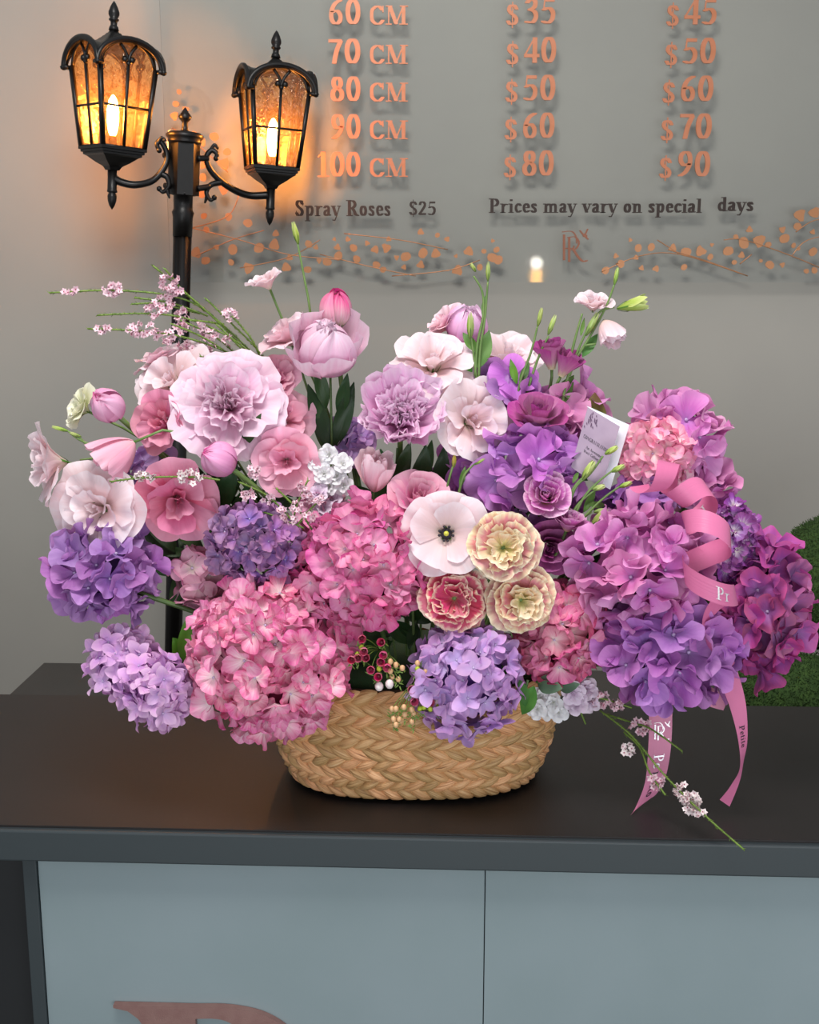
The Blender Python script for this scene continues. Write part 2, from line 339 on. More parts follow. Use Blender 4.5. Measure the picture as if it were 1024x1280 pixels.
def glyph_mb(ch, fn, depth, bold=1.0, thin=1.0, ox=0.0):
    mb = MB()
    for q_, h in enumerate(glyph_polys(ch, bold, thin)):
        n = len(h); V = [fn(x + ox, y, depth + 4e-5 * (q_ % 9)) for x, y in h] + [fn(x + ox, y, 0) for x, y in h]
        mb.add(V, [tuple(range(n)), tuple(range(2 * n - 1, n - 1, -1))] + [(i, i + n, (i + 1) % n + n, (i + 1) % n) for i in range(n)])
    return mb
def text_width(s, track=0): return sum((G[c][0] if c != ' ' else .34) + track for c in s)
GC = {}
def text(s, x0, x1, ybase, hpx, Y, mat, parent, depth=.004, bold=1.0, thin=1.0, name='letter'):
    """letters between pixel x0..x1 on the plane y=Y facing the camera; shared mesh per glyph"""
    wv = text_width(s); p0 = P(x0, ybase, Y); p1 = P(x1, ybase, Y); sx = (p1.x - p0.x) / wv; h = hpx * M(ybase, Y) / 1.0
    x = 0
    for c in s:
        if c == ' ': x += .34; continue
        key = (c, round(sx, 4), round(h, 4), depth, mat.name)
        if key not in GC:
            mb = glyph_mb(c, lambda a, b_, d: Vector((a * sx, -d, b_ * h)), depth, bold, thin)
            GC[key] = mk(name, mb.V, mb.F, mat, smooth=False)
        put(name if c.isalpha() else ('numeral' if c.isdigit() else 'dollar_sign'), GC[key], parent, MW[parent].inverted() @ Matrix.Translation((p0.x + x * sx, Y, p0.z + (p1.z - p0.z) * 0)))
        x += G[c][0]
PY = WALLY - .048
bx0 = P(213, 350, PY).x; bz0 = P(600, 353, PY).z
board = empty('price_board', Matrix.Translation((0, PY, bz0)), 'clear acrylic price board with raised copper stem prices fixed to the grey wall', 'sign')
put('acrylic_sheet', mk('acrylic_sheet', *[(mb := MB().box(((bx0 + 1.9) / 2, .004, (2.6 - bz0) / 2), (1.9 - bx0, .006, 2.6 - bz0))).V, mb.F][:2], m_acryl, smooth=False), board)
rows = [(32, '60', '35', '45', 410, 632, 832), (81, '70', '40', '50', 409, 632, 830), (128, '80', '50', '60', 412, 631, 827), (175, '90', '60', '70', 413, 630, 825), (222, '100', '80', '90', 396, 629, 823)]
for yb, a, b_, c, xa, xb, xc in rows:
    text(a, xa, 452, yb - 1, 30, PY, m_copper, board)
    text('CM', 461, 510, yb - 1, 22, PY, m_copper, board, thin=1.2)
    text('$', xb, xb + 17, yb, 25, PY, m_copper, board); text(b_, xb + 22, xb + 64, yb - 2, 31, PY, m_copper, board)
    text('$', xc, xc + 17, yb + 1, 25, PY, m_copper, board); text(c, xc + 22, xc + 65, yb - 1, 31, PY, m_copper, board)
text('Spray Roses', 369, 489, 270, 19, PY, m_brown, board, bold=1.15, thin=1.2); text('$25', 511, 546, 269, 17, PY, m_brown, board)
text('Prices may vary on special', 611, 877, 266, 17, PY, m_brown, board, bold=1.15, thin=1.2); text('days', 896, 942, 264, 17, PY, m_brown, board, bold=1.15, thin=1.2)
# monogram under the prices
def strokes2d(strokes, fn, depth, name, mat, parent):
    mb = MB()
    for nw, nh, pts, sm in strokes:
        if sm: pts = [(v.x, v.y) for v in catmull([(x, y, 0) for x, y in pts], 5)]
        for (x0, y0), (x1, y1) in zip(pts, pts[1:]):
            h = hull([(x + sx * nw / 2, y + sy * nh / 2) for x, y in ((x0, y0), (x1, y1)) for sx in (-1, 1) for sy in (-1, 1)])
            dd = depth + 3e-5 * (len(mb.F) / 6 % 40); n = len(h); V = [fn(x, y, dd) for x, y in h] + [fn(x, y, 0) for x, y in h]
            mb.add(V, [tuple(range(n)), tuple(range(2 * n - 1, n - 1, -1))] + [(i, i + n, (i + 1) % n + n, (i + 1) % n) for i in range(n)])
    return mb.part(name, mat, parent, smooth=False)
MONO = [(.09, .02, [(.16, .0), (.16, .9)], 0), (.09, .02, [(.36, -.06), (.36, .8)], 0), (.05, .025, [(.1, 1.0), (.45, 1.02), (.62, .85), (.66, .6)], 1), (.06, .025, [(.3, .8), (.6, .82), (.74, .62), (.62, .4), (.4, .36)], 1),
        (.03, .02, [(.16, .42), (.5, .42)], 0), (.05, .02, [(.55, .5), (.5, .42), (.2, .4)], 1), (.09, .03, [(.5, .42), (.7, .12), (.9, -.05), (1.05, -.02)], 1)]
BIRD = [(.05, .03, [(.78, 1.05), (.95, .86), (1.1, .74)], 1), (.05, .03, [(1.08, 1.1), (.98, .9), (.92, .84)], 1), (.09, .08, [(.93, .9), (1.02, .84)], 0)]
def on_wall(x, y, d): 
    q = P(700 + x * 32, 325 - y * 35, PY); return Vector((q.x, PY - d, q.z))
strokes2d(MONO, on_wall, .003, 'monogram', m_mono, board); strokes2d(BIRD, on_wall, .003, 'bird_emblem', m_mono, board)
# foil branches: twigs + leaves
def foil_leaf_mesh(kind, seed):
    r = random.Random(seed); n = 11; V = []
    for i in range(n):
        a = 2 * PI * i / n; rad = 1 + (.22 * math.cos(3 * a + 1) if kind else .08 * math.sin(2 * a)) + r.uniform(-.1, .1)
        V.append((math.cos(a) * rad, 0, math.sin(a) * rad))
    V2 = [(x, -.12, z) for x, y, z in V]
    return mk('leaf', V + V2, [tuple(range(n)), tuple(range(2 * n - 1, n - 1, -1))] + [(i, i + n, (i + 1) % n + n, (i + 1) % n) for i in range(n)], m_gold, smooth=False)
FL = [foil_leaf_mesh(i % 2, i) for i in range(6)]
def twig_line(pts, wpx=1.6):
    pts = catmull([(x, y, 0) for x, y in pts], 5); mb = MB()
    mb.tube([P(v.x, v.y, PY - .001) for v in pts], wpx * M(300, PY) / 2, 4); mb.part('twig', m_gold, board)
def foil_leaf(x, y, r):
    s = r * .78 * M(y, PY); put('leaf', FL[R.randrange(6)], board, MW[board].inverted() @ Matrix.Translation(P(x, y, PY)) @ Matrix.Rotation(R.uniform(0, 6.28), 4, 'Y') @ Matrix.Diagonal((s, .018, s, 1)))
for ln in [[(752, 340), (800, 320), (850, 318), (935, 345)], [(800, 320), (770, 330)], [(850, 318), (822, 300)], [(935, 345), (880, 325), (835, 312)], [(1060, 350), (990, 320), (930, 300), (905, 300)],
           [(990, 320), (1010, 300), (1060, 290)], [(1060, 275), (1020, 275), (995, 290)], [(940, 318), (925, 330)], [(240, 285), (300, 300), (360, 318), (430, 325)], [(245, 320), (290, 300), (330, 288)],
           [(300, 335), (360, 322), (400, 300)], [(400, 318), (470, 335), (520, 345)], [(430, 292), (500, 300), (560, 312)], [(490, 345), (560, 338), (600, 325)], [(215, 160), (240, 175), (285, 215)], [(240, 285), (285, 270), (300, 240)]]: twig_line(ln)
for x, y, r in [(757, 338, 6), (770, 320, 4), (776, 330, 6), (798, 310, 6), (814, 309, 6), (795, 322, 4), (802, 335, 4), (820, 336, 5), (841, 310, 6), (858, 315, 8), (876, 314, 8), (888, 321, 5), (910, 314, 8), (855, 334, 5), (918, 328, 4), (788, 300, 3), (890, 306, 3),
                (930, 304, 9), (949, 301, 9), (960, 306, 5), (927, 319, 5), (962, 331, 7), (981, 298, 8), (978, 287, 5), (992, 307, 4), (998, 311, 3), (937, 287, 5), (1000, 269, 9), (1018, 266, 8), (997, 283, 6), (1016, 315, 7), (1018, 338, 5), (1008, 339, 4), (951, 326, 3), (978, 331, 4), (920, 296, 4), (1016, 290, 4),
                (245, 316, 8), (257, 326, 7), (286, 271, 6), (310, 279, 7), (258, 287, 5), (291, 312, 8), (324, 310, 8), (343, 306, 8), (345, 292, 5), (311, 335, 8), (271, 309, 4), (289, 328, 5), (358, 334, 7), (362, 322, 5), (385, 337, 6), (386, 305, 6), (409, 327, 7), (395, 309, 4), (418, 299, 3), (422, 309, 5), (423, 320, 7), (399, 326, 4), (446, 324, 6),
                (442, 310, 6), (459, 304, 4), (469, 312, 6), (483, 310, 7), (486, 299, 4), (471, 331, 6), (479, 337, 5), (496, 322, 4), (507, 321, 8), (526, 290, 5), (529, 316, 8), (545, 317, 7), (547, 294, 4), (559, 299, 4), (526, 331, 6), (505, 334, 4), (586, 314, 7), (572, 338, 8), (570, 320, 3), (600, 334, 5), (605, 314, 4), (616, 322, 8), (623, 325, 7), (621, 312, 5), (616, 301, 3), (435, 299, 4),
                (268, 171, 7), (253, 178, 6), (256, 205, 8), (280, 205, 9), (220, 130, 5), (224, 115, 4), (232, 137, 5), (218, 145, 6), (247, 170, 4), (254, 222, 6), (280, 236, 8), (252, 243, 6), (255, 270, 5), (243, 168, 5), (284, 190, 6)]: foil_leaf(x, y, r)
# big letters on the counter front
def on_front(px0, px1, py0, hpx):
    Yf = 1.354 + .018
    a = P(px0, py0, Yf); sx = (P(px1, py0, Yf).x - a.x)
    s = M(py0, Yf) * hpx * 1.03
    def fn(x, y, d):
        v = Vector((a.x + x * sx, 0, a.z - (1 - y) * s))
        l = MW[ctr].inverted() @ Vector((v.x, 1.354, v.z)); return MW[ctr] @ Vector((l.x, .0195 - d, l.z))
    return fn
def big_letter(fn, depth):
    mb = MB()
    def prism(poly):
        n = len(poly); V = [fn(x, y, depth) for x, y in poly] + [fn(x, y, 0) for x, y in poly]
        mb.add(V, [tuple(range(n))[::-1], tuple(range(n, 2 * n))] + [(i, (i + 1) % n, (i + 1) % n + n, i + n) for i in range(n)])
    prism([(.15, 0), (.40, 0), (.40, 1), (.15, 1)])
    sv = [(.0, 1), (.0, .985), (.07, .97), (.12, .93), (.15, .88)]
    for a, b_ in zip(sv[1:], sv[2:]): prism([a, b_, (.15, 1)])
    prism([sv[0], sv[1], (.15, 1)])
    out = catmull([(x, y, 0) for x, y in [(.40, 1), (.58, 1), (.75, .96), (.88, .86), (.92, .73), (.86, .6), (.72, .5), (.4, .48)]], 5)
    inn = catmull([(x, y, 0) for x, y in [(.40, .94), (.52, .94), (.60, .90), (.66, .82), (.67, .73), (.65, .62), (.58, .55), (.4, .54)]], 5)
    for a, b_, c, d in zip(inn, inn[1:], out[1:], out): prism([(q.x, q.y) for q in (a, b_, c, d)])
    mb.part('letter', m_rosegold, ctr, smooth=False)
big_letter(on_front(138, 398, 1262, 260), .009)
big_letter(on_front(957, 1217, 1282, 260), .009)

# globe lamp added behind the camera to make the small reflection in the acrylic
d_ = ray(671, 329); hit = CAM + d_ * (PY / d_.y); gl = hit + Vector((d_.x, -d_.y, d_.z)) * ((PY + 1.0) / d_.y)
gm = empty('added_globe_lamp', Vector((gl.x, gl.y, 0)), 'small white globe floor lamp added behind the camera, seen mirrored in the acrylic price board', 'lamp')
MB().lathe([(.12, 0), (.12, .015), (.02, .03), (.008, .04), (.008, gl.z - .15)], 20).local('base', m_metal, gm)
MB().lathe([(.02, gl.z - .15), (.026, gl.z - .14), (.034, gl.z - .047), (.03, gl.z - .04)], 16).local('lamp_cup', emit('amber cup glow', (1, .5, .12), 22), gm)
MB().ball((0, 0, gl.z), .034, 16).local('globe', m_spot, gm)
# ================================================================ STREET LAMP
top = P(231, 165, 2.9); bot = P(217, 800, 2.9); ax = (top - bot).normalized()
k = bot.z / ax.z; base = bot - ax * k
xq = (Vector((1, 0, 0)) - ax * ax.x).normalized(); yq = ax.cross(xq)
LMX = Matrix(((xq.x, yq.x, ax.x, base.x), (xq.y, yq.y, ax.y, base.y), (xq.z, yq.z, ax.z, 0), (0, 0, 0, 1)))
lamp = empty('street_lamp', LMX, 'black cast two armed street lamp with glowing amber lanterns behind the flowers', 'lamp')
LI = LMX.inverted(); ht = (LI @ P(231, 165, 2.9)).z
def lz(py): return (LI @ P(230, py, 2.9)).z
s = M(200, 2.9)
MB().lathe([(.13, .0), (.13, .02), (.10, .04), (.06, .06), (.045, .12), (.05, .16), (.03, .2)], 24).local('base', m_metal, lamp)
mb = MB()
mb.tube([(0, 0, .18), (0, 0, lz(285))], 11.5 * s, 24, flute=.10); mb.local('pole', m_metal, lamp)
MB().lathe([(12.2 * s, lz(296)), (12.6 * s, lz(272)), (14 * s, lz(266)), (12 * s, lz(262)), (12 * s, lz(245)), (17 * s, lz(244)), (17 * s, lz(240))], 24).local('collar', m_metal, lamp)
MB().lathe([(19.5 * s, lz(244)), (19.5 * s, lz(178))], 6, rot=.3).local('hub', m_metal, lamp, smooth=False)
MB().lathe([(20 * s, lz(180)), (21 * s, lz(177)), (20.5 * s, lz(175)), (23 * s, lz(172)), (23.5 * s, lz(169)), (21 * s, lz(166)), (8 * s, lz(164))], 32).local('cap', m_metal, lamp)
MB().lathe([(6 * s, lz(166)), (4 * s, lz(160)), (3.6 * s, lz(153)), (7 * s, lz(149)), (8.5 * s, lz(146)), (5 * s, lz(141)), (2.5 * s, lz(137)), (.3 * s, lz(134))], 12).local('finial', m_metal, lamp)
def arm(sets):
    mb = MB()
    for pts, r0, r1, endball in sets:
        c = catmull([P(x, y, Y) for x, y, Y in pts], 7); N = len(c)
        mb.tube(c, [(r0 + (r1 - r0) * i / (N - 1)) * s for i in range(N)], 8)
        if endball: mb.ball(c[-1], endball * s, 8)
    mb.part('arm', m_metal, lamp)
arm([([(141, 222, 2.83), (152, 228, 2.835), (170, 231, 2.84), (192, 225, 2.86), (207, 206, 2.875), (208, 190, 2.88), (201, 177, 2.875), (196, 180, 2.87), (199, 188, 2.87)], 5, 2.6, 3.5), ([(197, 180, 2.87), (202, 172, 2.87), (206, 175, 2.87)], 2.5, 1.5, 2),
     ([(203, 218, 2.87), (209, 222, 2.87), (211, 232, 2.87), (204, 240, 2.87), (199, 236, 2.87)], 4, 2, 3.5), ([(209, 238, 2.87), (212, 248, 2.87)], 3, 1, 0), ([(205, 194, 2.88), (214, 193, 2.9)], 3.5, 3.5, 0), ([(206, 232, 2.88), (216, 233, 2.9)], 3.5, 3.5, 0)])
arm([([(335, 244, 2.99), (310, 244, 2.98), (285, 233, 2.95), (265, 215, 2.93), (258, 198, 2.92), (264, 188, 2.92), (271, 192, 2.92), (270, 198, 2.92)], 5, 2.6, 3.5), ([(262, 190, 2.92), (268, 181, 2.92), (272, 185, 2.92)], 2.5, 1.5, 2),
     ([(276, 228, 2.94), (264, 231, 2.93), (258, 240, 2.92), (263, 250, 2.92), (268, 247, 2.92)], 4, 2, 3.5), ([(259, 245, 2.92), (256, 254, 2.92)], 3, 1, 0), ([(247, 198, 2.9), (260, 198, 2.92)], 4, 3.5, 0), ([(247, 236, 2.9), (262, 233, 2.92)], 4, 3.5, 0)])
def lantern(tip, rotz, hgt):
    up = ax.copy(); bz = up
    bx = (Vector((math.cos(rotz), math.sin(rotz), 0))); bx = (bx - bz * bx.dot(bz)).normalized(); by = bz.cross(bx)
    k = hgt / .463
    W = Matrix(((bx.x, by.x, bz.x, tip.x), (bx.y, by.y, bz.y, tip.y), (bx.z, by.z, bz.z, tip.z), (0, 0, 0, 1))) @ Matrix.Scale(k, 4)
    L0 = MW[lamp].inverted() @ W
    zb, zt = .140, .318; hb, htp = .053, .070      # half widths
    mb = MB()
    def corner(i, f, ex=0):
        h = hb + (htp - hb) * f + ex; a = [(-1, -1), (1, -1), (1, 1), (-1, 1)][i % 4]; return Vector((a[0] * h, a[1] * h, zb + (zt - zb) * f))
    for i in range(4):
        mb.tube([corner(i, 0), corner(i, 1)], .0068, 4)
        a0, a1, b0, b1 = corner(i, 0), corner(i, 1), corner(i + 1, 0), corner(i + 1, 1)
        mb.tube([a0, b0], .004, 4); mb.tube([a0.lerp(a1, .5), b0.lerp(b1, .5)], .0034, 4)
        cm = (a1 + b1) / 2
        mb.tube([(a0 + b0) / 2, cm + Vector((0, 0, .012))], .0044, 4)
        ex = (b1 - a1).normalized()
        for r_, t_ in ((.93, .004),):
            mb.tube([cm + ex * (htp * r_ * math.cos(q)) + Vector((0, 0, 1)) * (.052 * math.sin(q)) for q in [PI * j / 14 for j in range(15)]], t_, 5)
        for sx in (-1, 1):
            c = catmull([cm + Vector((0, 0, .008)), cm + ex * sx * .006 + Vector((0, 0, .026)), cm + ex * sx * .02 + Vector((0, 0, .044))], 4); mb.tube(c, .0036, 5)
            mb.ball(cm + ex * sx * .009 + Vector((0, 0, .012)), .0078, 8)
        mb.ball(cm + Vector((0, 0, .004)), .0058, 8)
    fr_ = mb.local('lantern_frame', m_metal, lamp, L0); MW[fr_] = W
    # base: stepped square flare + tube + drop
    b2 = MB(); q4 = PI / 4; rt = math.sqrt(2)
    b2.lathe([(.012 * rt, .09), (.016 * rt, .098), (.030 * rt, .108), (.044 * rt, .120), (.050 * rt, .123), (.050 * rt, .127), (.054 * rt, .128), (.054 * rt, .133), (.058 * rt, .134), (.058 * rt, .1405)], 4, rot=q4)
    b2.local('lantern_base', m_metal, fr_, smooth=False)
    MB().lathe([(.0005, 0), (.006, .008), (.010, .020), (.011, .03), (.0095, .036), (.0075, .038), (.012, .040), (.012, .043), (.011, .046), (.011, .092)], 16).local('drop', m_metal, fr_)
    # panes
    for i in range(4):
        a0, a1, b0, b1 = corner(i, 0, -.001), corner(i, 1, -.001), corner(i + 1, 0, -.001), corner(i + 1, 1, -.001); cm = (a1 + b1) / 2; ex = (b1 - a1).normalized()
        arch = [cm + ex * (htp * .93 * math.cos(q)) + Vector((0, 0, 1)) * (.052 * math.sin(q)) for q in [PI * j / 14 for j in range(15)]]
        for lo, hi, nm in ((0, .5, 'pane'), (.5, 1, 'pane')):
            for h0, h1 in ((0, .5), (.5, 1)):
                A = a0.lerp(a1, lo).lerp(b0.lerp(b1, lo), h0); B_ = a0.lerp(a1, lo).lerp(b0.lerp(b1, lo), h1)
                C_ = a0.lerp(a1, hi).lerp(b0.lerp(b1, hi), h1); D_ = a0.lerp(a1, hi).lerp(b0.lerp(b1, hi), h0)
                V = [A, B_, C_]
                if hi == 1: V += [p for p in (arch[:8] if h1 == 1 else arch[7:])]
                V += [D_]
                nn = len(V); nrm = (V[1] - V[0]).cross(V[2] - V[0]).normalized() * .0015
                put(nm, mk(nm, V + [v - nrm for v in V], [tuple(range(nn)), tuple(range(2 * nn - 1, nn - 1, -1))] + [(j, j + nn, (j + 1) % nn + nn, (j + 1) % nn) for j in range(nn)], m_glass, smooth=False), fr_)
    # roof: cross vault + ogee spire
    n = 28; hw = .083; V = []
    for j in range(n + 1):
        for i in range(n + 1):
            x = -1 + 2 * i / n; y = -1 + 2 * j / n
            v1 = math.sqrt(max(0, 1 - x * x)); v2 = math.sqrt(max(0, 1 - y * y)); rr_ = max(abs(x), abs(y))
            z = .055 * max(v1, v2)
            pyr = .090 - .075 * min(1, rr_ / .72) ** .55 if rr_ < .72 else 0
            pyr = .096 - .052 * (rr_ / .66) ** .75 if rr_ < .66 else 0
            V.append(Vector((x * hw, y * hw, .315 + max(z, pyr))))
    F = [(j * (n + 1) + i, j * (n + 1) + i + 1, (j + 1) * (n + 1) + i + 1, (j + 1) * (n + 1) + i) for j in range(n) for i in range(n)]
    o = put('lantern_roof', mk('lantern_roof', V, F, m_metal), fr_)
    sm = o.modifiers.new('thick', 'SOLIDIFY'); sm.thickness = .004
    mb = MB()
    for i in range(4):
        d = [Vector((0, -1, 0)), Vector((1, 0, 0)), Vector((0, 1, 0)), Vector((-1, 0, 0))][i]; e = Vector((-d.y, d.x, 0))
        for rr_, off, th in ((1.0, 1.0, .0062), (.93, .985, .0045)):
            pts = [d * hw * off + e * hw * rr_ * math.cos(q) + Vector((0, 0, .315 + .058 * rr_ * math.sin(q))) for q in [PI * j / 20 for j in range(21)]]
            pts = [pts[0] + e * .004 + Vector((0, 0, -.004))] + pts + [pts[-1] - e * .004 + Vector((0, 0, -.004))]
            mb.tube(pts, th, 6)
    for sx in (-1, 1):
        for sy in (-1, 1): mb.box((sx * .078, sy * .078, .314), (.018, .018, .008))
    mb.local('eave_moulding', m_metal, fr_)
    MB().lathe([(.012, .400), (.010, .408), (.0075, .411), (.0075, .419), (.0115, .422), (.0115, .425), (.009, .427), (.0125, .434), (.0125, .440), (.009, .450), (.005, .458), (.0005, .464)], 16).local('lantern_finial', m_metal, fr_)
    MB().lathe([(.010, .14), (.010, .165), (.008, .168)], 12).local('bulb_socket', m_metal, fr_)
    MB().lathe([(.006, .168), (.010, .178), (.0135, .20), (.0135, .225), (.010, .245), (.005, .255), (.001, .259)], 16).local('bulb', m_bulb, fr_)
lantern(P(140, 262, 2.83), math.radians(42), .462)
lantern(P(337, 282, 3.0), math.radians(20), .462)

# ================================================================ BASKET
BC = Vector((P(517, 955, 1.58).x, 1.567, CT)); BA, BBr, BH = .199, .137, .158
def bpt(th, h, off=0):
    """superellipse wall point, th angle, h 0..1"""
    f = 1 - .14 * max(0, 1 - h) ** 3.2 - .03 * (1 - h) ; n = 2.6
    c, s_ = math.cos(th), math.sin(th)
    x = (BA * f) * math.copysign(abs(c) ** (2 / n), c); y = (BBr * f) * math.copysign(abs(s_) ** (2 / n), s_)
    nrm = Vector((x / BA ** 2, y / BBr ** 2, -.0 )).normalized()
    return BC + Vector((x, y, .004 + h * BH)) + nrm * off, nrm
bsk = empty('wicker_basket', BC, 'oval basket of braided straw strands holding the flowers on the counter', 'basket')
m_wick, nt, b, out = newmat('water hyacinth straw')
L = nt.links; uv = nd(nt, 'ShaderNodeUVMap'); mp = nd(nt, 'ShaderNodeMapping'); mp.inputs['Scale'].default_value = (14, 1.2, 1); L.new(uv.outputs[0], mp.inputs[0])
oi = nd(nt, 'ShaderNodeObjectInfo'); ad = nd(nt, 'ShaderNodeVectorMath', operation='ADD'); L.new(mp.outputs[0], ad.inputs[0])
mu = nd(nt, 'ShaderNodeMath', operation='MULTIPLY'); mu.inputs[1].default_value = 80; L.new(oi.outputs['Random'], mu.inputs[0]); L.new(mu.outputs[0], ad.inputs[1])
ns = nd(nt, 'ShaderNodeTexNoise'); ns.inputs['Scale'].default_value = 1; ns.inputs['Detail'].default_value = 5; L.new(ad.outputs[0], ns.inputs['Vector'])
r = ramp(nt, [(.25, '#7a5630'), (.42, '#bd8f5c'), (.6, '#d4aa74'), (.8, '#e0c294')]); L.new(ns.outputs[0], r.inputs[0])
hs = nd(nt, 'ShaderNodeHueSaturation'); L.new(r.outputs[0], hs.inputs['Color'])
y = nd(nt, 'ShaderNodeMath', operation='MULTIPLY_ADD'); y.inputs[1].default_value = .5; y.inputs[2].default_value = .74; L.new(oi.outputs['Random'], y.inputs[0]); L.new(y.outputs[0], hs.inputs['Value'])
y = nd(nt, 'ShaderNodeMath', operation='MULTIPLY_ADD'); y.inputs[1].default_value = -.02; y.inputs[2].default_value = .505; L.new(oi.outputs['Random'], y.inputs[0]); L.new(y.outputs[0], hs.inputs['Hue'])
L.new(hs.outputs[0], b.inputs['Base Color']); b.inputs['Roughness'].default_value = .55
bp = nd(nt, 'ShaderNodeBump'); bp.inputs['Strength'].default_value = .6; bp.inputs['Distance'].default_value = .002; L.new(ns.outputs[0], bp.inputs['Height']); L.new(bp.outputs[0], b.inputs['Normal'])
# arc-length table
NTH = 720; pts = [bpt(2 * PI * i / NTH, .6)[0] for i in range(NTH + 1)]; acc = [0]
for i in range(NTH): acc.append(acc[-1] + (pts[i + 1] - pts[i]).length)
def th_of(sv):
    sv %= acc[-1]; lo, hi = 0, NTH
    while hi - lo > 1:
        md = (lo + hi) // 2
        if acc[md] <= sv: lo = md
        else: hi = md
    return 2 * PI * (lo + (sv - acc[lo]) / (acc[hi] - acc[lo])) / NTH
LEN = acc[-1]; NROW = 10; NE = 50; strands = []
for row in range(NROW):
    h = (row + .45) / NROW; sg = 1 if row % 2 else -1
    for e in range(NE):
        s0 = LEN * (e + (.5 if row % 2 else 0)) / NE
        strands.append((row, s0, h, sg))
def strand(s0, h, sg):
    r = random.Random(hash((round(s0, 4), round(h, 3)))); nu, nv = 6, 4; V = []; uvs = []
    ln = LEN / NE * 1.75; hh = 1 / NROW * .92; tw = r.uniform(.9, 1.12); w2 = .0102 * tw
    for i in range(nu + 1):
        u = i / nu; cw = w2 * (math.sin(PI * (u * .88 + .07)) ** .7)
        sc_ = s0 + (u - .5) * ln; hc = h + sg * (u - .5) * hh * 1.1
        bulge = .0105 * math.sin(PI * u) ** .8
        for j in range(nv + 1):
            v = -1 + 2 * j / nv
            p, n_ = bpt(th_of(sc_), min(1.06, max(.01, hc + v * cw / BH)), -.002 + bulge * (1 - .95 * v * v) + .0045 * u + r.uniform(-.0004, .0004))
            V.append(p); uvs.append((j / nv, u))
    F = [(i * (nv + 1) + j, i * (nv + 1) + j + 1, (i + 1) * (nv + 1) + j + 1, (i + 1) * (nv + 1) + j) for i in range(nu) for j in range(nv)]
    return V, F, uvs
def vis(s0): return bpt(th_of(s0), .5)[1].y
strands.sort(key=lambda t: vis(t[1]))
for row, s0, h, sg in strands[:290]:
    V, F, U = strand(s0, h, sg); part('strand', V, F, m_wick, bsk, uvs=U)
AV, AF, AU = [], [], []
for row, s0, h, sg in strands[290:]:
    V, F, U = strand(s0, h, sg); n = len(AV); AV += V; AF += [tuple(i + n for i in f) for f in F]; AU += U
part('weave', AV, AF, m_wick, bsk, 'stuff', AU)
V = []; n = 72
for i, h in enumerate((0.0, .02, .3, .6, 1.0, 1.0, .6, .3)):
    for k_ in range(n): V.append(bpt(2 * PI * k_ / n, h, -.006 if i < 5 else -.012)[0] + Vector((0, 0, 0)))
F = [(i * n + k_, i * n + (k_ + 1) % n, (i + 1) * n + (k_ + 1) % n, (i + 1) * n + k_) for i in range(7) for k_ in range(n)] + [tuple(range(n))[::-1], tuple(7 * n + k_ for k_ in range(n))]
part('liner', V, F, simple('basket core', '#3f2e1a', .9), bsk)
V = []
mb = MB(); m_foam = simple('floral foam', '#24401f', .95, bump=.4, bscale=500)
n = 48
for h, f in ((.35, .86), (1.0, .86), (1.06, .8)):
    for k_ in range(n):
        p, _ = bpt(2 * PI * k_ / n, .7); q = BC + (p - BC) * f; q.z = CT + .004 + h * BH; V.append(q)
F = [(i * n + k_, i * n + (k_ + 1) % n, (i + 1) * n + (k_ + 1) % n, (i + 1) * n + k_) for i in range(2) for k_ in range(n)] + [tuple(range(n))[::-1], tuple(2 * n + k_ for k_ in range(n))]
tag(solo('floral_foam', V, F, m_foam), 'dark green block of floral foam inside the basket under the flowers', 'foam')

# ================================================================ PETALS
MC = {}
def pm(key, mat, L=1., dphi=1.3, a0=60, a1=10, r0=.02, k=.35, p=2.4, ruff=.05, nr=2.5, back=0., serr=0., nser=14, pw=1., g0=1.0, g1=1.0, frill=.0, nfr=10, nu=8, nv=8, seed=0, point=0):
    """one petal: patch of a ruffled surface of revolution around +Z, centred on +X, unit length L"""
    kk = (key, mat.name, seed)
    if kk in MC: return MC[kk]
    r = random.Random(seed * 7 + 3); ph = [r.uniform(0, 6.28) for _ in range(5)]
    V = []; U = []
    for j in range(nv + 1):
        v = -1 + 2 * j / nv
        Lv = L * (1 - k * abs(v) ** p) * (1 + serr * math.sin(nser * v + ph[3]) + .03 * math.sin(4 * v + ph[4])) + point * L * max(0, 1 - abs(v) * 3)
        rr_, zz = r0, 0.; steps = nu
        row = []
        for i in range(nu + 1):
            u = i / nu; s_ = u * Lv / L
            a = math.radians(a0 + (a1 - a0) * s_ ** pw)
            if i:
                rr_ += math.cos(a) * Lv / nu; zz += math.sin(a) * Lv / nu
            d = L * (ruff * u * u * (math.sin(nr * v * PI + ph[0]) + .5 * math.sin(nr * 2.1 * v * PI + ph[1])) + ruff * .35 * u * math.sin(5 * u + 3 * v + ph[2]) - back * v * v * u + frill * u ** 5 * math.sin(nfr * v + ph[4]))
            az = v * dphi / 2 * (g0 + (g1 - g0) * u)
            r2 = rr_ - math.sin(a) * d; z2 = zz + math.cos(a) * d
            row.append((Vector((r2 * math.cos(az), r2 * math.sin(az), z2)), (j / nv, u)))
        V += [q[0] for q in row]; U += [q[1] for q in row]
    F = [(j * (nu + 1) + i, j * (nu + 1) + i + 1, (j + 1) * (nu + 1) + i + 1, (j + 1) * (nu + 1) + i) for j in range(nv) for i in range(nu)]
    me = mk('petal', V, F, mat, U); MC[kk] = me; return me
def frame(center, axis, spin=0.):
    q = Vector(axis).normalized().to_track_quat('Z', 'Y'); return Matrix.Translation(center) @ q.to_matrix().to_4x4() @ Matrix.Rotation(spin, 4, 'Z')
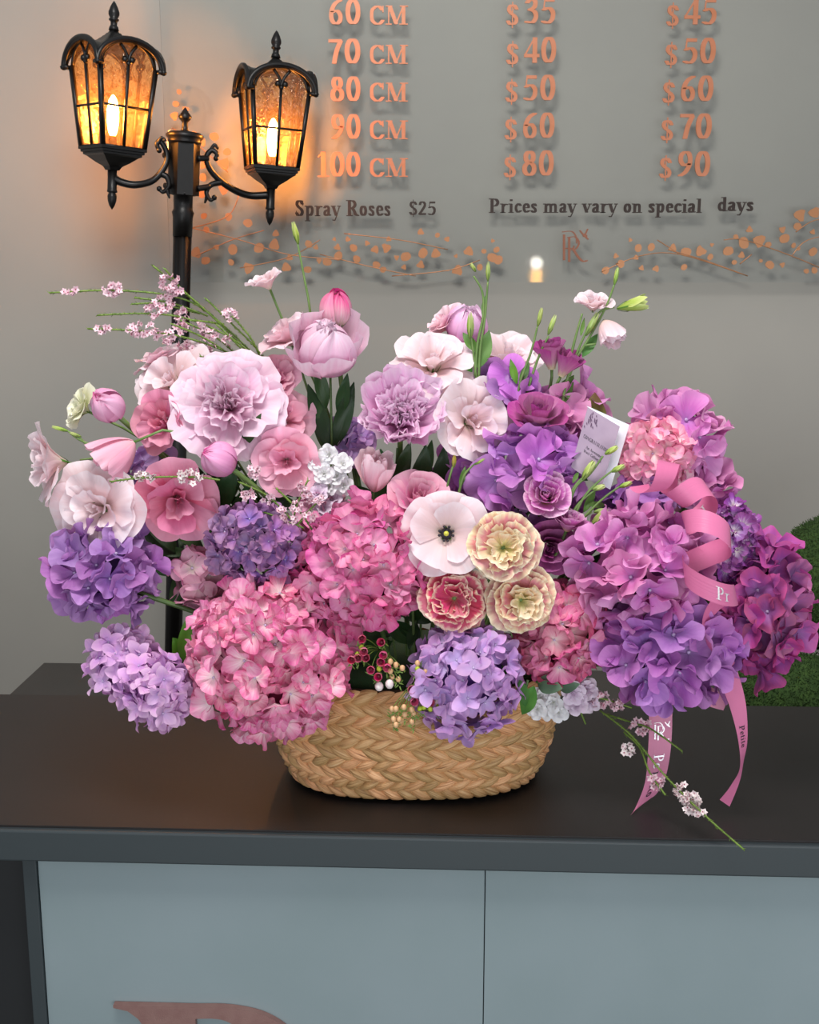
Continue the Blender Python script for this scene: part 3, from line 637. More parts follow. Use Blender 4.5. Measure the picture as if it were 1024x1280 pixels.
def lay(parent, me, az, sc=1., tilt=0., dz=0., name='petal', tw=0., squash=1.):
    m = Matrix.Translation((0, 0, dz)) @ Matrix.Rotation(az, 4, 'Z') @ Matrix.Rotation(-tilt, 4, 'Y') @ Matrix.Rotation(tw, 4, 'X') @ Matrix.Diagonal((sc, sc, sc * squash, 1))
    return put(name, me, parent, m)
FOAM = BC + Vector((0, 0, BH * .98))
def stem_pts(root, drop=.0, bend=.35, to=None):
    W = MW[root]; a = W.to_translation(); z = (W.to_3x3() @ Vector((0, 0, 1))).normalized()
    if to is None: to = FOAM + Vector((max(-.13, min(.13, (a.x - FOAM.x) * .4)), max(-.07, min(.07, (a.y - FOAM.y) * .5)), -.03))
    ln = (to - a).length; c1 = a - z * ln * bend; c2 = to + Vector((0, 0, 1)) * ln * .3
    if a.z < to.z + .05: c2 = to + Vector((0, 0, .08))
    out = []
    for i in range(11):
        t = i / 10; out.append(a * (1 - t) ** 3 + c1 * 3 * t * (1 - t) ** 2 + c2 * 3 * t * t * (1 - t) + to * t ** 3)
    return out
def stem(root, r=.0022, mat=None, to=None, bend=.35): return MB().tube(stem_pts(root, bend=bend, to=to), r, 6).part('stem', mat or m_stemd, root)
def calyx(root, r, mat=None, n=5, L=1.0, open_=50):
    me = pm('sepal%d' % open_, mat or m_leafm, L=1, dphi=.7, a0=open_, a1=80, r0=.08, k=.9, p=1.2, ruff=.02, nu=4, nv=4)
    for i in range(n): lay(root, me, 2 * PI * i / n, r * L, dz=-r * .12, name='sepal')

def lisianthus(x, y, r, Y, axis, mat, label, group='lisianthus blooms', full=1., closed=0., eye=None, st=True, name='lisianthus', root=None, spin=None, sq=1.0, to=None):
    rm = r * M(y, Y); axv = Vector(axis).normalized()
    c = P(x, y, Y) - axv * rm * (.45 + .3 * closed)
    W = frame(c, axis, R.uniform(0, 6) if spin is None else spin)
    if root is None: fl_ = empty(name, W, label, 'flower', group)
    else:
        fl_ = put('bloom', None, root, MW[root].inverted() @ W)
    s0 = R.randrange(1000); tagk = mat.name
    if closed > .5:
        rm *= 1.12; layers = [(5, 1.5, 22, 92, .035, 0.), (5, 1.45, 28, 102, .04, .6), (4, 1.3, 40, 112, .06, .2)]
    elif eye:
        layers = [(5, 1.30, 46, 0, .035, 0.), (4, 1.16, 54, 14, .04, .6)]
    else:
        rm *= 1 + .25 * closed
        layers = [(5, 1.28, 50, -10, .05, 0.), (5, 1.14, 60, 12, .06, .55), (4, .94, 74, 46, .07, .2), (3, .66, 82, 80, .06, .9)]
    for li, (n, L_, a0, a1, rf, off) in enumerate(layers):
        if closed and closed <= .5: a0 += 6; a1 += 60 * closed
        for i in range(n):
            sd = (i + li * 3) % 5
            me = pm('lis%d_%d_%d' % (li, int(closed * 10), 1 if eye else 0), mat, L=1, dphi=2 * PI / n * 1.35, a0=a0, a1=a1, r0=.05, k=.2, p=3, ruff=rf, nr=1.15, frill=.025, nfr=11, nu=10, nv=14, seed=sd, serr=.012, nser=9, pw=.62 if closed > .5 else 1.)
            lay(fl_, me, off + 2 * PI * i / n + R.uniform(-.2, .2), rm * L_ * R.uniform(.9, 1.08), R.uniform(-.18, .18), squash=sq, tw=R.uniform(-.1, .1))
    if eye:
        mb = MB(); mb.ball((0, 0, .40 * rm), .075 * rm, 10, sc=(1, 1, 1.3)); mb.local('pistil', m_pist, fl_)
        mb = MB()
        mb.ball((0, 0, .2 * rm), .17 * rm, 10, sc=(1, 1, .6))
        for i in range(8):
            a = 2 * PI * i / 8 + .2 * math.sin(i * 3); mb.tube([(0, 0, .1 * rm), (math.cos(a) * .18 * rm, math.sin(a) * .18 * rm, .34 * rm)], .012 * rm, 4); mb.ball((math.cos(a) * .2 * rm, math.sin(a) * .2 * rm, .36 * rm), .045 * rm, 6, sc=(1, 1, .6))
        mb.local('stamen', m_print, fl_)
    calyx(fl_, rm * .5)
    if st: stem(fl_, .0018, m_stem, to=to)
    return fl_
def rose(x, y, r, Y, axis, mat, label, group='spray roses', tight=0., root=None, st=True, name='spray_rose', green=False, to=None):
    rm = r * M(y, Y); axv = Vector(axis).normalized(); c = P(x, y, Y) - axv * rm * (.75)
    W = frame(c, axis, R.uniform(0, 6)); fl_ = empty(name, W, label, 'flower', group) if root is None else put('bloom', None, root, MW[root].inverted() @ W)
    n = 26
    for i in range(n):
        t = i / (n - 1); st_ = min(5, int(t * 6))
        L_ = [.95, 1.05, 1.15, 1.25, 1.35, 1.4][st_]; a1 = [104, 94, 84, 70, 48, 22][st_] + tight * 22; a0 = [86, 80, 74, 66, 56, 44][st_] + tight * 14
        me = pm('rose%d_%d' % (st_, int(tight * 10)), mat, L=1, dphi=[2.6, 2.2, 1.9, 1.8, 1.7, 1.6][st_], a0=a0, a1=a1, r0=[.03, .08, .13, .16, .16, .14][st_], k=.22, p=3, ruff=.03, nr=1.5, back=-.02, nu=7, nv=10, seed=i % 2, pw=1.3)
        lay(fl_, me, i * 2.4, rm * L_ * .86, R.uniform(-.05, .05), squash=1.4 if tight > .55 else 1.05)
    calyx(fl_, rm * .55)
    if st: stem(fl_, .002, m_stem, to=to)
    return fl_
def peony_ball(x, y, r, Y, axis, mat, label, group='peony buds', openness=0., name='peony', inner=None, outer=None, to=None, stm=None):
    rm = r * M(y, Y); W = frame(P(x, y, Y) - Vector(axis).normalized() * rm, axis, R.uniform(0, 6)); fl_ = empty(name, W, label, 'flower', group)
    inner = inner or mat
    for i in range(9):            # wrapping bowl petals
        me = pm('pball', mat, L=2.72 - .25 * openness, dphi=1.7, a0=2, a1=176 - 22 * openness, r0=.02, k=.14, p=2.2, ruff=.022, nr=1.2, frill=.012, nfr=7, nu=14, nv=12, seed=i % 5)
        lay(fl_, me, i * 2.4, rm * (1.04 - .022 * i), R.uniform(-.12, .12) * (1 + openness), tw=R.uniform(-.1, .1), squash=1 - .15 * openness)
    for i in range(14):           # ruffles at the crown
        me = pm('pcrown', inner, L=1.1, dphi=1.2, a0=70, a1=105, r0=.1, k=.3, p=2, ruff=.10, nr=2.2, serr=.05, nu=6, nv=9, seed=i % 4)
        lay(fl_, me, i * 2.4, rm * (.62 + .25 * openness), -.25 + .3 * (i / 14), dz=rm * (.85 + .04 * (i % 3)))
    if openness:
        for i in range(6):
            me = pm('pguard', outer or mat, L=1.85, dphi=1.5, a0=10, a1=92, r0=.05, k=.25, p=2.2, ruff=.05, nr=2, nu=9, nv=10, seed=i % 3)
            lay(fl_, me, i * 2 * PI / 6, rm * 1.05 * R.uniform(.9, 1.05), R.uniform(-.15, .1), dz=-.02 * rm)
    calyx(fl_, rm * .9, open_=15)
    stem(fl_, .0035, stm or m_stem, to=to)
    return fl_
def peony_open(x, y, r, Y, axis, mat, label, dense=0, inner=None, to=None):
    rm = r * M(y, Y); W = frame(P(x, y, Y) - Vector(axis).normalized() * rm * .62, axis, 1.0); fl_ = empty('peony', W, label, 'flower', 'open peonies')
    for i in range(11):
        me = pm('pg%d' % dense, mat, L=1.32, dphi=1.3, a0=32, a1=(-6 if not dense else 66), r0=.03, k=.16, p=3, ruff=.05, nr=1.4, serr=.02, frill=.02, nu=9, nv=12, seed=i % 4)
        lay(fl_, me, i * 2 * PI / 5.5, rm * R.uniform(.92, 1.1), R.uniform(-.15, .1))
    n = 40 if not dense else 62
    for i in range(n):
        t = (i / n) ** .85; st_ = int(t * 5)
        me = pm('pi%d_%d' % (dense, st_), inner or mat, L=1, dphi=([1.5, 1.4, 1.3, 1.2, 1.1] if not dense else [1.1, 1.0, .9, .8, .8])[st_], a0=[44, 56, 66, 76, 84][st_] + dense * 8, a1=[6, 30, 55, 80, 100][st_] + dense * 34, r0=.04, k=.2, p=2.4, ruff=.07, nr=1.7, serr=.035, nser=8, frill=.03, nfr=12, nu=8, nv=12, seed=i % 5)
        lay(fl_, me, i * 2.4 + R.uniform(-.3, .3), rm * (1.16 - .32 * t) * R.uniform(.85, 1.1), R.uniform(-.25, .22), dz=rm * .02 * t, tw=R.uniform(-.22, .22))
    stem(fl_, .0038, m_stem, to=to); calyx(fl_, rm * .6, open_=15)
    return fl_
def carnation(x, y, r, Y, axis, mat, label, inner):
    rm = r * M(y, Y); W = frame(P(x, y, Y) - Vector(axis).normalized() * rm * .6, axis, 0); fl_ = empty('carnation', W, label, 'flower', 'antique carnations')
    for i in range(30):
        t = i / 29; st_ = min(4, int(t * 5))
        me = pm('car%d' % st_, mat if st_ < 3 else inner, L=1, dphi=[1.7, 1.7, 1.7, 1.9, 2.0][st_], a0=[30, 42, 52, 62, 72][st_], a1=[-6, 8, 24, 38, 56][st_], r0=.03, k=.08, p=4, ruff=.10, nr=1.5, serr=.012, nser=22, frill=.028, nfr=15, nu=8, nv=20, seed=i % 5, pw=.8)
        lay(fl_, me, i * 2.4 + R.uniform(-.3, .3), rm * (1.2 - .38 * t) * R.uniform(.88, 1.06), R.uniform(-.22, .2), tw=R.uniform(-.2, .2))
    mb = MB().tube([(0, 0, -rm * .5), (0, 0, 0), (0, 0, rm * .1)], [rm * .16, rm * .24, rm * .3], 8); mb.local('calyx_tube', m_stem, fl_)
    stem(fl_, .002, m_stem); return fl_
m_pist = simple('yellow green pistil', '#c9c94a', .5)

# hydrangea
FLC = {}
def floret(mat, shape, seed):
    kk = (mat.name, shape, seed)
    if kk in FLC: return FLC[kk]
    r = random.Random(seed + 11); V = []; F = []; U = []; fm = []
    n = 4; a1 = {'round': 4, 'point': 6, 'curl': 26}[shape]
    for i in range(n):
        seedp = seed * 5 + i
        me = pm('flo_' + shape + '_%d' % seed, mat, L=1, dphi=1.8, a0=38 + r.uniform(-10, 14), a1=a1 + r.uniform(-10, 12), r0=.03, k={'round': .36, 'point': .55, 'curl': .3}[shape], p={'round': 2.2, 'point': 1.15, 'curl': 2.6}[shape], ruff={'round': .06, 'point': .05, 'curl': .12}[shape], nr=1.1, frill=.03, nfr=7, nu=7, nv=12, seed=seedp, back={'round': -.02, 'point': .05, 'curl': -.06}[shape])
        rot = Matrix.Rotation(i * PI / 2 + r.uniform(-.1, .1), 4, 'Z') @ Matrix.Rotation(r.uniform(-.38, .3), 4, 'Y') @ Matrix.Rotation(r.uniform(-.25, .25), 4, 'X') @ Matrix.Scale(r.uniform(.82, 1.1), 4)
        nb = len(V); V += [rot @ vv.co for vv in me.vertices]; F += [tuple(q + nb for q in pp.vertices) for pp in me.polygons]
        uvd = [None] * len(me.vertices)
        for lp in me.loops: uvd[lp.vertex_index] = tuple(me.uv_layers[0].data[lp.index].uv)
        U += uvd; fm += [0] * len(me.polygons)
    mb = MB().ball((0, 0, .06), .07, 5); nb = len(V); V += mb.V; F += [tuple(q + nb for q in f) for f in mb.F]; U += [(0.5, 0)] * len(mb.V); fm += [1] * len(mb.F)
    me = mk('floret', V, F, [mat, m_bead], U, fm); FLC[kk] = me; return me
m_bead = simple('pale floret bead', '#c9b9d8', .5)
NFL = [0]
def hydrangea(x, y, rx, ry, Y, fr, mat, label, shape='round', rot=0., dens=1.0, group='hydrangea heads', mats=None, core='#4a2440', facing=-.35, flat=.85, cut=None, sd=1, st=True, to=None):
    rr_ = random.Random(sd * 31 + int(x)); m = M(y, Y); c = P(x, y, Y); rxm, rzm = rx * m, ry * m; rym = flat * (rxm + rzm) / 2; frm = fr * m
    rxm2, rzm2, rym2 = max(rxm - frm * .45, frm * .4), max(rzm - frm * .45, frm * .4), max(rym - frm * .45, frm * .4)
    Wm = Matrix.Translation(c) @ Matrix.Rotation(-rot, 4, 'Y')
    hd = empty('hydrangea', Wm, label, 'flower', group)
    RR = (rxm2 + rzm2 + rym2) / 3
    N = int(4 * PI * RR * RR / (frm * .93) ** 2 * dens) + 6
    toc = (Wm.inverted().to_3x3() @ (CAM - c)).normalized()
    for i in range(N):
        zz = 1 - 2 * (i + .5) / N; a = i * 2.39996 + sd; q = math.sqrt(1 - zz * zz)
        d = Vector((q * math.cos(a), q * math.sin(a), zz))
        if d.dot(toc) < facing: continue
        if cut and (d - Vector(cut[0]).normalized()).length < cut[1]: continue
        j = rr_.uniform(.80, 1.12)
        pos = Vector((d.x * rxm2, d.y * rym2, d.z * rzm2)) * j
        nrm = Vector((d.x / rxm2, d.y / rym2, d.z / rzm2)).normalized()
        nrm = (nrm + Vector((rr_.uniform(-1, 1), rr_.uniform(-1, 1), rr_.uniform(-1, 1))) * .58).normalized()
        mt = rr_.choice(mats) if mats else mat
        me = floret(mt, shape, rr_.randrange(4)); s_ = frm * rr_.uniform(.88, 1.16)
        put('floret', me, hd, Matrix.Translation(pos - nrm * frm * .15) @ nrm.to_track_quat('Z', 'Y').to_matrix().to_4x4() @ Matrix.Rotation(rr_.uniform(0, 6.3), 4, 'Z') @ Matrix.Scale(s_, 4)); NFL[0] += 1
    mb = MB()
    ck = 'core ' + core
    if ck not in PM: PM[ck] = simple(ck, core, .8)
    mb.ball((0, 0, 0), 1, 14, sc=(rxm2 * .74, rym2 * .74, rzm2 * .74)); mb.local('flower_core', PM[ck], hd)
    if st: stem(hd, .0035, m_stemd, to=to, bend=0.1)
    return hd

# leaves
def leaf_mesh(mat, wid=.3, fold=.15, seed=0, serr=0, bendv=.3):
    kk = ('leaf', mat.name, wid, fold, seed, serr, bendv)
    if kk in MC: return MC[kk]
    V = []; U = []; nu, nv = 10, 6; r = random.Random(seed)
    tw = r.uniform(-.3, .3)
    for i in range(nu + 1):
        u = i / nu; hw = wid * .5 * (math.sin(PI * min(1, u * .97 + .02)) ** .85) * (1.15 - .35 * u) * (1 + serr * (i % 2))
        for j in range(nv + 1):
            v = -1 + 2 * j / nv
            z = fold * abs(v) * hw * 1.4 - bendv * u * u + .015 * math.sin(9 * u + 2 * v)
            V.append((u, v * hw, z + tw * v * hw * u)); U.append((j / nv, u))
    F = [(i * (nv + 1) + j, (i + 1) * (nv + 1) + j, (i + 1) * (nv + 1) + j + 1, i * (nv + 1) + j + 1) for i in range(nu) for j in range(nv)]
    MC[kk] = mk('leaf', V, F, mat, U); return MC[kk]
def leaf_between(parent, a, b, mat, wid=.3, seed=0, nrm=None, serr=0, bendv=.12, fold=.15):
    d = b - a; L_ = d.length; x = d.normalized(); n = Vector(nrm or (CAM - a)).normalized(); n = (n - x * n.dot(x)).normalized(); y_ = n.cross(x)
    W = Matrix(((x.x, y_.x, n.x, a.x), (x.y, y_.y, n.y, a.y), (x.z, y_.z, n.z, a.z), (0, 0, 0, 1))) @ Matrix.Scale(L_, 4)
    return put('leaf', leaf_mesh(mat, wid, fold, seed, serr, bendv), parent, MW[parent].inverted() @ W)

# ---------------------------------------------------------------- petal colours
BLUSH = petal('blush lisianthus petal', [(0, '#efe0cf'), (.35, '#f3d8d8'), (.8, '#f4dde2'), (1, '#f8eaf0')], hue=.008, val=.04, trans=.32)
BLUSHP = petal('blush pink petal', [(0, '#f0c9c6'), (.5, '#f0bfcb'), (1, '#f6dbe4')], hue=.01, val=.05)
PINK = petal('pink lisianthus petal', [(0, '#f0b8c4'), (.5, '#f0a8c2'), (1, '#f4bcd0')], hue=.01, val=.06)
ROSEP = petal('deep rose petal', [(0, '#d88aa0'), (.5, '#da789a'), (1, '#e494b0')], hue=.01, val=.07)
CREAM = petal('cream petal', [(0, '#c9d29a'), (.5, '#e6e6c6'), (1, '#efedd8')], hue=.01, val=.04)
WHITE = petal('white stock petal', [(0, '#e4e6d8'), (.5, '#efeeee'), (1, '#f3f2f6')], hue=.01, val=.03)
LAVW = petal('pale lavender petal', [(0, '#e3d3e2'), (.5, '#e2cbe2'), (1, '#ecdcec')], hue=.01, val=.04)
PEOL = petal('pale peony petal', [(0, '#dc8cb0'), (.4, '#e8b6d0'), (.8, '#ecc8dc'), (1, '#f2dae8')], hue=.008, val=.05, trans=.3)
PEOP = petal('pink peony petal', [(0, '#e08abf'), (.4, '#eaa8d6'), (.8, '#f2c6e6'), (1, '#f8dcf0')], hue=.008, val=.06)
PEOB = petal('peony bud petal', [(0, '#d98cb4'), (.45, '#e7a2c8'), (.85, '#edb2d2'), (1, '#d85f95')], hue=.01, val=.08, streak=.3)
PEOC = petal('peony crimson tip', [(0, '#e7a5c6'), (.5, '#dd7fae'), (1, '#b52a6b')], hue=.01, val=.08)
PEOG = petal('striped peony bud petal', [(0, '#aabf7f'), (.35, '#e8c4cc'), (.7, '#e07aa0'), (1, '#cf4f85')], hue=.01, val=.08)
SPR = petal('magenta rose petal', [(0, '#dfd6a8'), (.3, '#cc94ae'), (.75, '#c472a8'), (1, '#b85c9c')], hue=.01, val=.08)
SPL = petal('lilac rose petal', [(0, '#d8c488'), (.3, '#d890b8'), (.8, '#d07abc'), (1, '#f0c4e0')], hue=.01, val=.06)
SPD = petal('dark magenta rose petal', [(0, '#8a3a70'), (.5, '#a8508e'), (1, '#b866a2')], hue=.01, val=.08)
ROSL = petal('pink garden rose petal', [(0, '#dc78aa'), (.5, '#e694bb'), (1, '#f0bccf')], hue=.01, val=.05)
CARN = petal('antique carnation petal', [(0, '#e2dc9c'), (.35, '#e2a08c'), (.8, '#dc8a90'), (.95, '#f0d8b4'), (1, '#f8eed0')], hue=.015, val=.08, streak=.14)
CARY = petal('cream carnation petal', [(0, '#d4d084'), (.45, '#ece4b0'), (.85, '#f0d4b4'), (1, '#f8f0d0')], hue=.015, val=.06, streak=.2)
CARP = petal('rosy carnation petal', [(0, '#e0b090'), (.35, '#d86a80'), (.88, '#d45c7c'), (.97, '#f0ccb8'), (1, '#f4dcc8')], hue=.012, val=.08, streak=.14)
H_VIO = petal('violet hydrangea petal', [(0, '#b088ca'), (.4, '#a870b8'), (1, '#c08ccc')], hue=.025, val=.18, trans=.25)
H_ORC = petal('light orchid hydrangea petal', [(0, '#c9a2dc'), (.5, '#dcaae0'), (1, '#e8bce4')], hue=.02, val=.08)
H_MAU = petal('mauve hydrangea petal', [(0, '#9f80c4'), (.5, '#a47ab4'), (1, '#b482b0')], hue=.03, val=.15)
H_PNK = petal('pink hydrangea petal', [(0, '#faf0ea'), (.3, '#f8d4de'), (.7, '#f3a8c6'), (1, '#e87eac')], hue=.012, val=.08, streak=.45)
H_DPK = petal('deep pink hydrangea petal', [(0, '#f8dce2'), (.3, '#eea6c6'), (.8, '#e88bb8'), (1, '#de70a6')], hue=.012, val=.12, streak=.3)
H_LIL = petal('lilac blue hydrangea petal', [(0, '#cfb6e4'), (.5, '#c8a2dc'), (1, '#d4a8da')], hue=.025, val=.12)
H_RSE = petal('rose hydrangea petal', [(0, '#f8e6e0'), (.4, '#f0a8c0'), (.8, '#e483a6'), (1, '#d86c98')], hue=.014, val=.12, streak=.4)
H_PUR = petal('purple hydrangea petal', [(0, '#bc90d2'), (.5, '#b272c0'), (1, '#c98ad0')], hue=.025, val=.16)
H_MAG = petal('orchid magenta hydrangea petal', [(0, '#cc8ed0'), (.5, '#d886c4'), (1, '#e6a2d2')], hue=.022, val=.12)
H_RUB = petal('magenta edged hydrangea petal', [(0, '#ae80be'), (.5, '#a85ca6'), (1, '#c8609c')], hue=.02, val=.2)
H_SAL = petal('salmon pink hydrangea petal', [(0, '#fff4ee'), (.35, '#ffdce2'), (.75, '#fcb8d0'), (1, '#f8a0c4')], hue=.01, val=.06, streak=.4)
H_DUS = petal('dusty pink hydrangea petal', [(0, '#e8dccc'), (.4, '#e8b8ca'), (1, '#dc98b6')], hue=.012, val=.1, streak=.4)
H_MIX = petal('purple and cream hydrangea petal', [(0, '#efe9cf'), (.35, '#d8c0d8'), (.65, '#a966b4'), (1, '#a0529f')], hue=.03, val=.12, streak=.5)

# ================================================================ FLOWERS
# --- hydrangeas
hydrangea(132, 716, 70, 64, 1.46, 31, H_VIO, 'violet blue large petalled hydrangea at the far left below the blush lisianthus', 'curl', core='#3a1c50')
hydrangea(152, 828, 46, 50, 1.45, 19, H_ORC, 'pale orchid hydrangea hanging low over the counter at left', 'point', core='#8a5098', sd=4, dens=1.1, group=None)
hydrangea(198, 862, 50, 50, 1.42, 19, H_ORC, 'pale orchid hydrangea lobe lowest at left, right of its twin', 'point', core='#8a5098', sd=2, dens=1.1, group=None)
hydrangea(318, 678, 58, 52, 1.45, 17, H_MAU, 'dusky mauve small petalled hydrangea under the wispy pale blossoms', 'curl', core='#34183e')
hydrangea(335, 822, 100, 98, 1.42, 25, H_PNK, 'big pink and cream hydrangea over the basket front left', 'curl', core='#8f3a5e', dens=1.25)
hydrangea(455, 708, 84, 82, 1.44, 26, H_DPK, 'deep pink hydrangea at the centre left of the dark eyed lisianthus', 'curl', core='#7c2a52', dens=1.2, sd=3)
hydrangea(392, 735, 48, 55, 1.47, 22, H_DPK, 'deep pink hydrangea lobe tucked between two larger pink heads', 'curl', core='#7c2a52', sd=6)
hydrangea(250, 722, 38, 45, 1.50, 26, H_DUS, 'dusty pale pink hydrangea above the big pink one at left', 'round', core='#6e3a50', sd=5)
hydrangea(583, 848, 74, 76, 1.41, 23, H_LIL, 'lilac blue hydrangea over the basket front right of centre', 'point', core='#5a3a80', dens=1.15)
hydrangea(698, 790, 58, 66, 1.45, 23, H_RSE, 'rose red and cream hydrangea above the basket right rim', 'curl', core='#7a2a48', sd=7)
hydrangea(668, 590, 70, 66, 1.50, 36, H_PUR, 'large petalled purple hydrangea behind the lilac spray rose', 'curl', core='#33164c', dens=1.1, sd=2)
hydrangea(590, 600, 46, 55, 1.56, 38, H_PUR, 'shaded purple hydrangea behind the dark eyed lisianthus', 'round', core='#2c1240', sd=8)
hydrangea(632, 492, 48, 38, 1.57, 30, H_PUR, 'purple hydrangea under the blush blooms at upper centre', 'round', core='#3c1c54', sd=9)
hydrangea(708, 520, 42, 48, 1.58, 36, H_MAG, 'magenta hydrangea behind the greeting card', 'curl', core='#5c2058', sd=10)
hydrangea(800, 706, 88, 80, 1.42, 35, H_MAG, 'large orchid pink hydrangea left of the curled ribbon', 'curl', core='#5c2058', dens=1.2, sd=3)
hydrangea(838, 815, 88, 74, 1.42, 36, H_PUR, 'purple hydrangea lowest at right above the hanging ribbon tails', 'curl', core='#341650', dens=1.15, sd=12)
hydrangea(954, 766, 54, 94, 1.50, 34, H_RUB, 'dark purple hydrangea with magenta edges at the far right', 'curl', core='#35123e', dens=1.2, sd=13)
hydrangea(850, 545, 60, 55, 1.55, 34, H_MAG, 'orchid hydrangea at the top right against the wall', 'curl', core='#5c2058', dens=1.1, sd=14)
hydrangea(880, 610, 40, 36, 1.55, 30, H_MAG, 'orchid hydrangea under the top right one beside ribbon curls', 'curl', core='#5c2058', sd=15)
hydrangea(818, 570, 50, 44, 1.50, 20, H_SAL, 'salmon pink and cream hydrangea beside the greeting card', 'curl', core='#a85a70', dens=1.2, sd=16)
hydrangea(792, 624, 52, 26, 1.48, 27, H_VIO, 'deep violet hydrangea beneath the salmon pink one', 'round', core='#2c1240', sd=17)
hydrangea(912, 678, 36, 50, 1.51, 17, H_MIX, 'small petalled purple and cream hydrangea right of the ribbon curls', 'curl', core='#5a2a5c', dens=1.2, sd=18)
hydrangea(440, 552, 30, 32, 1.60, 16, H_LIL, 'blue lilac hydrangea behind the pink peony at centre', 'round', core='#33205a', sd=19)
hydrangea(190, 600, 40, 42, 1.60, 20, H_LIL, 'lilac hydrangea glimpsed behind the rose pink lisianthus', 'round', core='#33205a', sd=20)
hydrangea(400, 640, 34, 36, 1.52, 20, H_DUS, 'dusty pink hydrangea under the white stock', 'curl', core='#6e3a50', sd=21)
# --- peonies
peony_open(284, 500, 57, 1.50, (.08, -.86, .42), PEOL, 'wide open pale pink peony at upper left', inner=PEOL)
peony_open(503, 517, 57, 1.50, (.05, -.8, .5), PEOP, 'full domed orchid pink peony at upper centre', dense=1, inner=PEOP)
peony_ball(407, 428, 44, 1.55, (.12, -.62, .75), PEOL, 'half open pale pink peony ball on a bare stem at upper left centre', openness=.6, inner=PEOL, outer=PEOL, to=P(413, 600, 1.58))
peony_ball(132, 506, 27, 1.50, (-.25, -.75, .5), PEOB, 'magenta flushed peony bud beside the cream lisianthus', inner=PEOC)
peony_ball(272, 573, 27, 1.46, (-.5, -.6, .55), PEOB, 'pink peony bud on a thick stem below the open peony', inner=PEOC, to=P(375, 690, 1.52))
peony_ball(421, 384, 25, 1.59, (.0, -.2, 1), PEOG, 'tight striped pink peony bud above the pale peony ball', inner=PEOC)
peony_ball(584, 405, 30, 1.60, (.1, -.5, .8), PEOP, 'orchid peony bud behind the tall green lisianthus buds', inner=PEOP)
# --- lisianthus
lisianthus(60, 577, 42, 1.50, (-.88, -.42, .12), BLUSH, 'blush lisianthus seen from the side at the far left', closed=.3)
lisianthus(120, 637, 52, 1.46, (-.25, -.92, .12), BLUSH, 'large blush lisianthus facing out at lower left')
lisianthus(212, 474, 46, 1.56, (-.35, -.72, .55), BLUSH, 'blush lisianthus left of the open pale peony')
lisianthus(200, 448, 30, 1.60, (-.4, -.1, .9), BLUSHP, 'pink lisianthus peeping behind the blush one under the twigs')
lisianthus(333, 351, 21, 1.60, (-.35, -.2, .9), BLUSH, 'small white pink lisianthus highest at left on a thin stem', closed=.4)
lisianthus(357, 418, 32, 1.60, (-.5, -.3, .8), BLUSHP, 'pale pink lisianthus left of the peony ball', closed=.3)
lisianthus(147, 568, 34, 1.47, (-.75, -.3, -.55), PINK, 'clear pink cupped lisianthus above the large blush one', closed=1)
lisianthus(222, 628, 44, 1.47, (.15, -.9, -.15), ROSEP, 'deep rose ruffled lisianthus at left centre', closed=.2)
lisianthus(203, 530, 33, 1.52, (-.3, -.75, .1), ROSEP, 'deep rose lisianthus beneath the blush one at left', closed=.4)
lisianthus(358, 578, 38, 1.50, (.05, -.95, .0), PINK, 'pink lisianthus right of the peony bud', closed=.2)
lisianthus(356, 520, 32, 1.56, (.2, -.6, .5), PINK, 'soft pink lisianthus right of the open pale peony', closed=.3)
lisianthus(345, 472, 27, 1.59, (0, -.8, .5), ROSL, 'variegated pink lisianthus above the soft pink one', closed=.3)
lisianthus(543, 450, 46, 1.55, (.1, -.62, .75), BLUSH, 'blush lisianthus left of the tall green buds')
lisianthus(593, 525, 46, 1.52, (.4, -.8, .25), BLUSH, 'blush lisianthus right of the domed peony', closed=.1)
lisianthus(636, 445, 37, 1.61, (.15, -.45, .8), BLUSH, 'blush lisianthus standing just left of the paired rosebuds', closed=.3)
lisianthus(556, 402, 24, 1.61, (-.6, -.3, .6), BLUSHP, 'small blush lisianthus beside the orchid peony bud', closed=.4)
lisianthus(558, 667, 45, 1.40, (-.02, -.96, .22), BLUSH, 'open blush lisianthus with a dark eye at the centre', eye=True)
lisianthus(468, 592, 34, 1.48, (.05, -.35, .9), BLUSHP, 'pink and cream closed lisianthus under the domed peony', closed=1)
lisianthus(99, 510, 26, 1.54, (-.7, -.5, .4), CREAM, 'cream green lisianthus behind the leftmost peony bud', closed=.2)
# --- roses
rose(525, 618, 36, 1.45, (.12, -.7, .7), ROSL, 'pink garden rose above the dark eyed lisianthus', name='garden_rose', group=None)
rose(674, 511, 35, 1.50, (0, -.42, .9), SPR, 'magenta spray rose under the paired rosebuds')
rose(688, 443, 25, 1.56, (-.15, -.2, 1), SPR, 'left of the two magenta rosebuds with green bases', tight=1., to=P(660, 560, 1.58))
rose(709, 455, 23, 1.55, (.4, -.2, .9), SPR, 'right of the two magenta rosebuds with green bases', tight=1., to=P(668, 565, 1.58))
rose(684, 617, 28, 1.43, (-.02, -.85, .5), SPL, 'lilac spray rose with pale edges in front of the purple hydrangea')
rose(713, 648, 23, 1.43, (.2, -.3, .95), SPL, 'half closed lilac spray rose beside green buds', tight=.5)
rose(688, 686, 32, 1.44, (.1, -.98, .1), SPD, 'dark magenta rose right of the cream carnation')
# --- carnations
carnation(631, 683, 41, 1.375, (.0, -.95, .3), CARN, 'cream and pink antique carnation, the topmost of three', CARY)
carnation(568, 750, 39, 1.39, (-.05, -.95, .15), CARP, 'rosy antique carnation under the dark eyed lisianthus', CARP)
carnation(656, 752, 39, 1.385, (.12, -.95, .15), CARN, 'salmon and cream antique carnation above the rose red hydrangea', CARY)
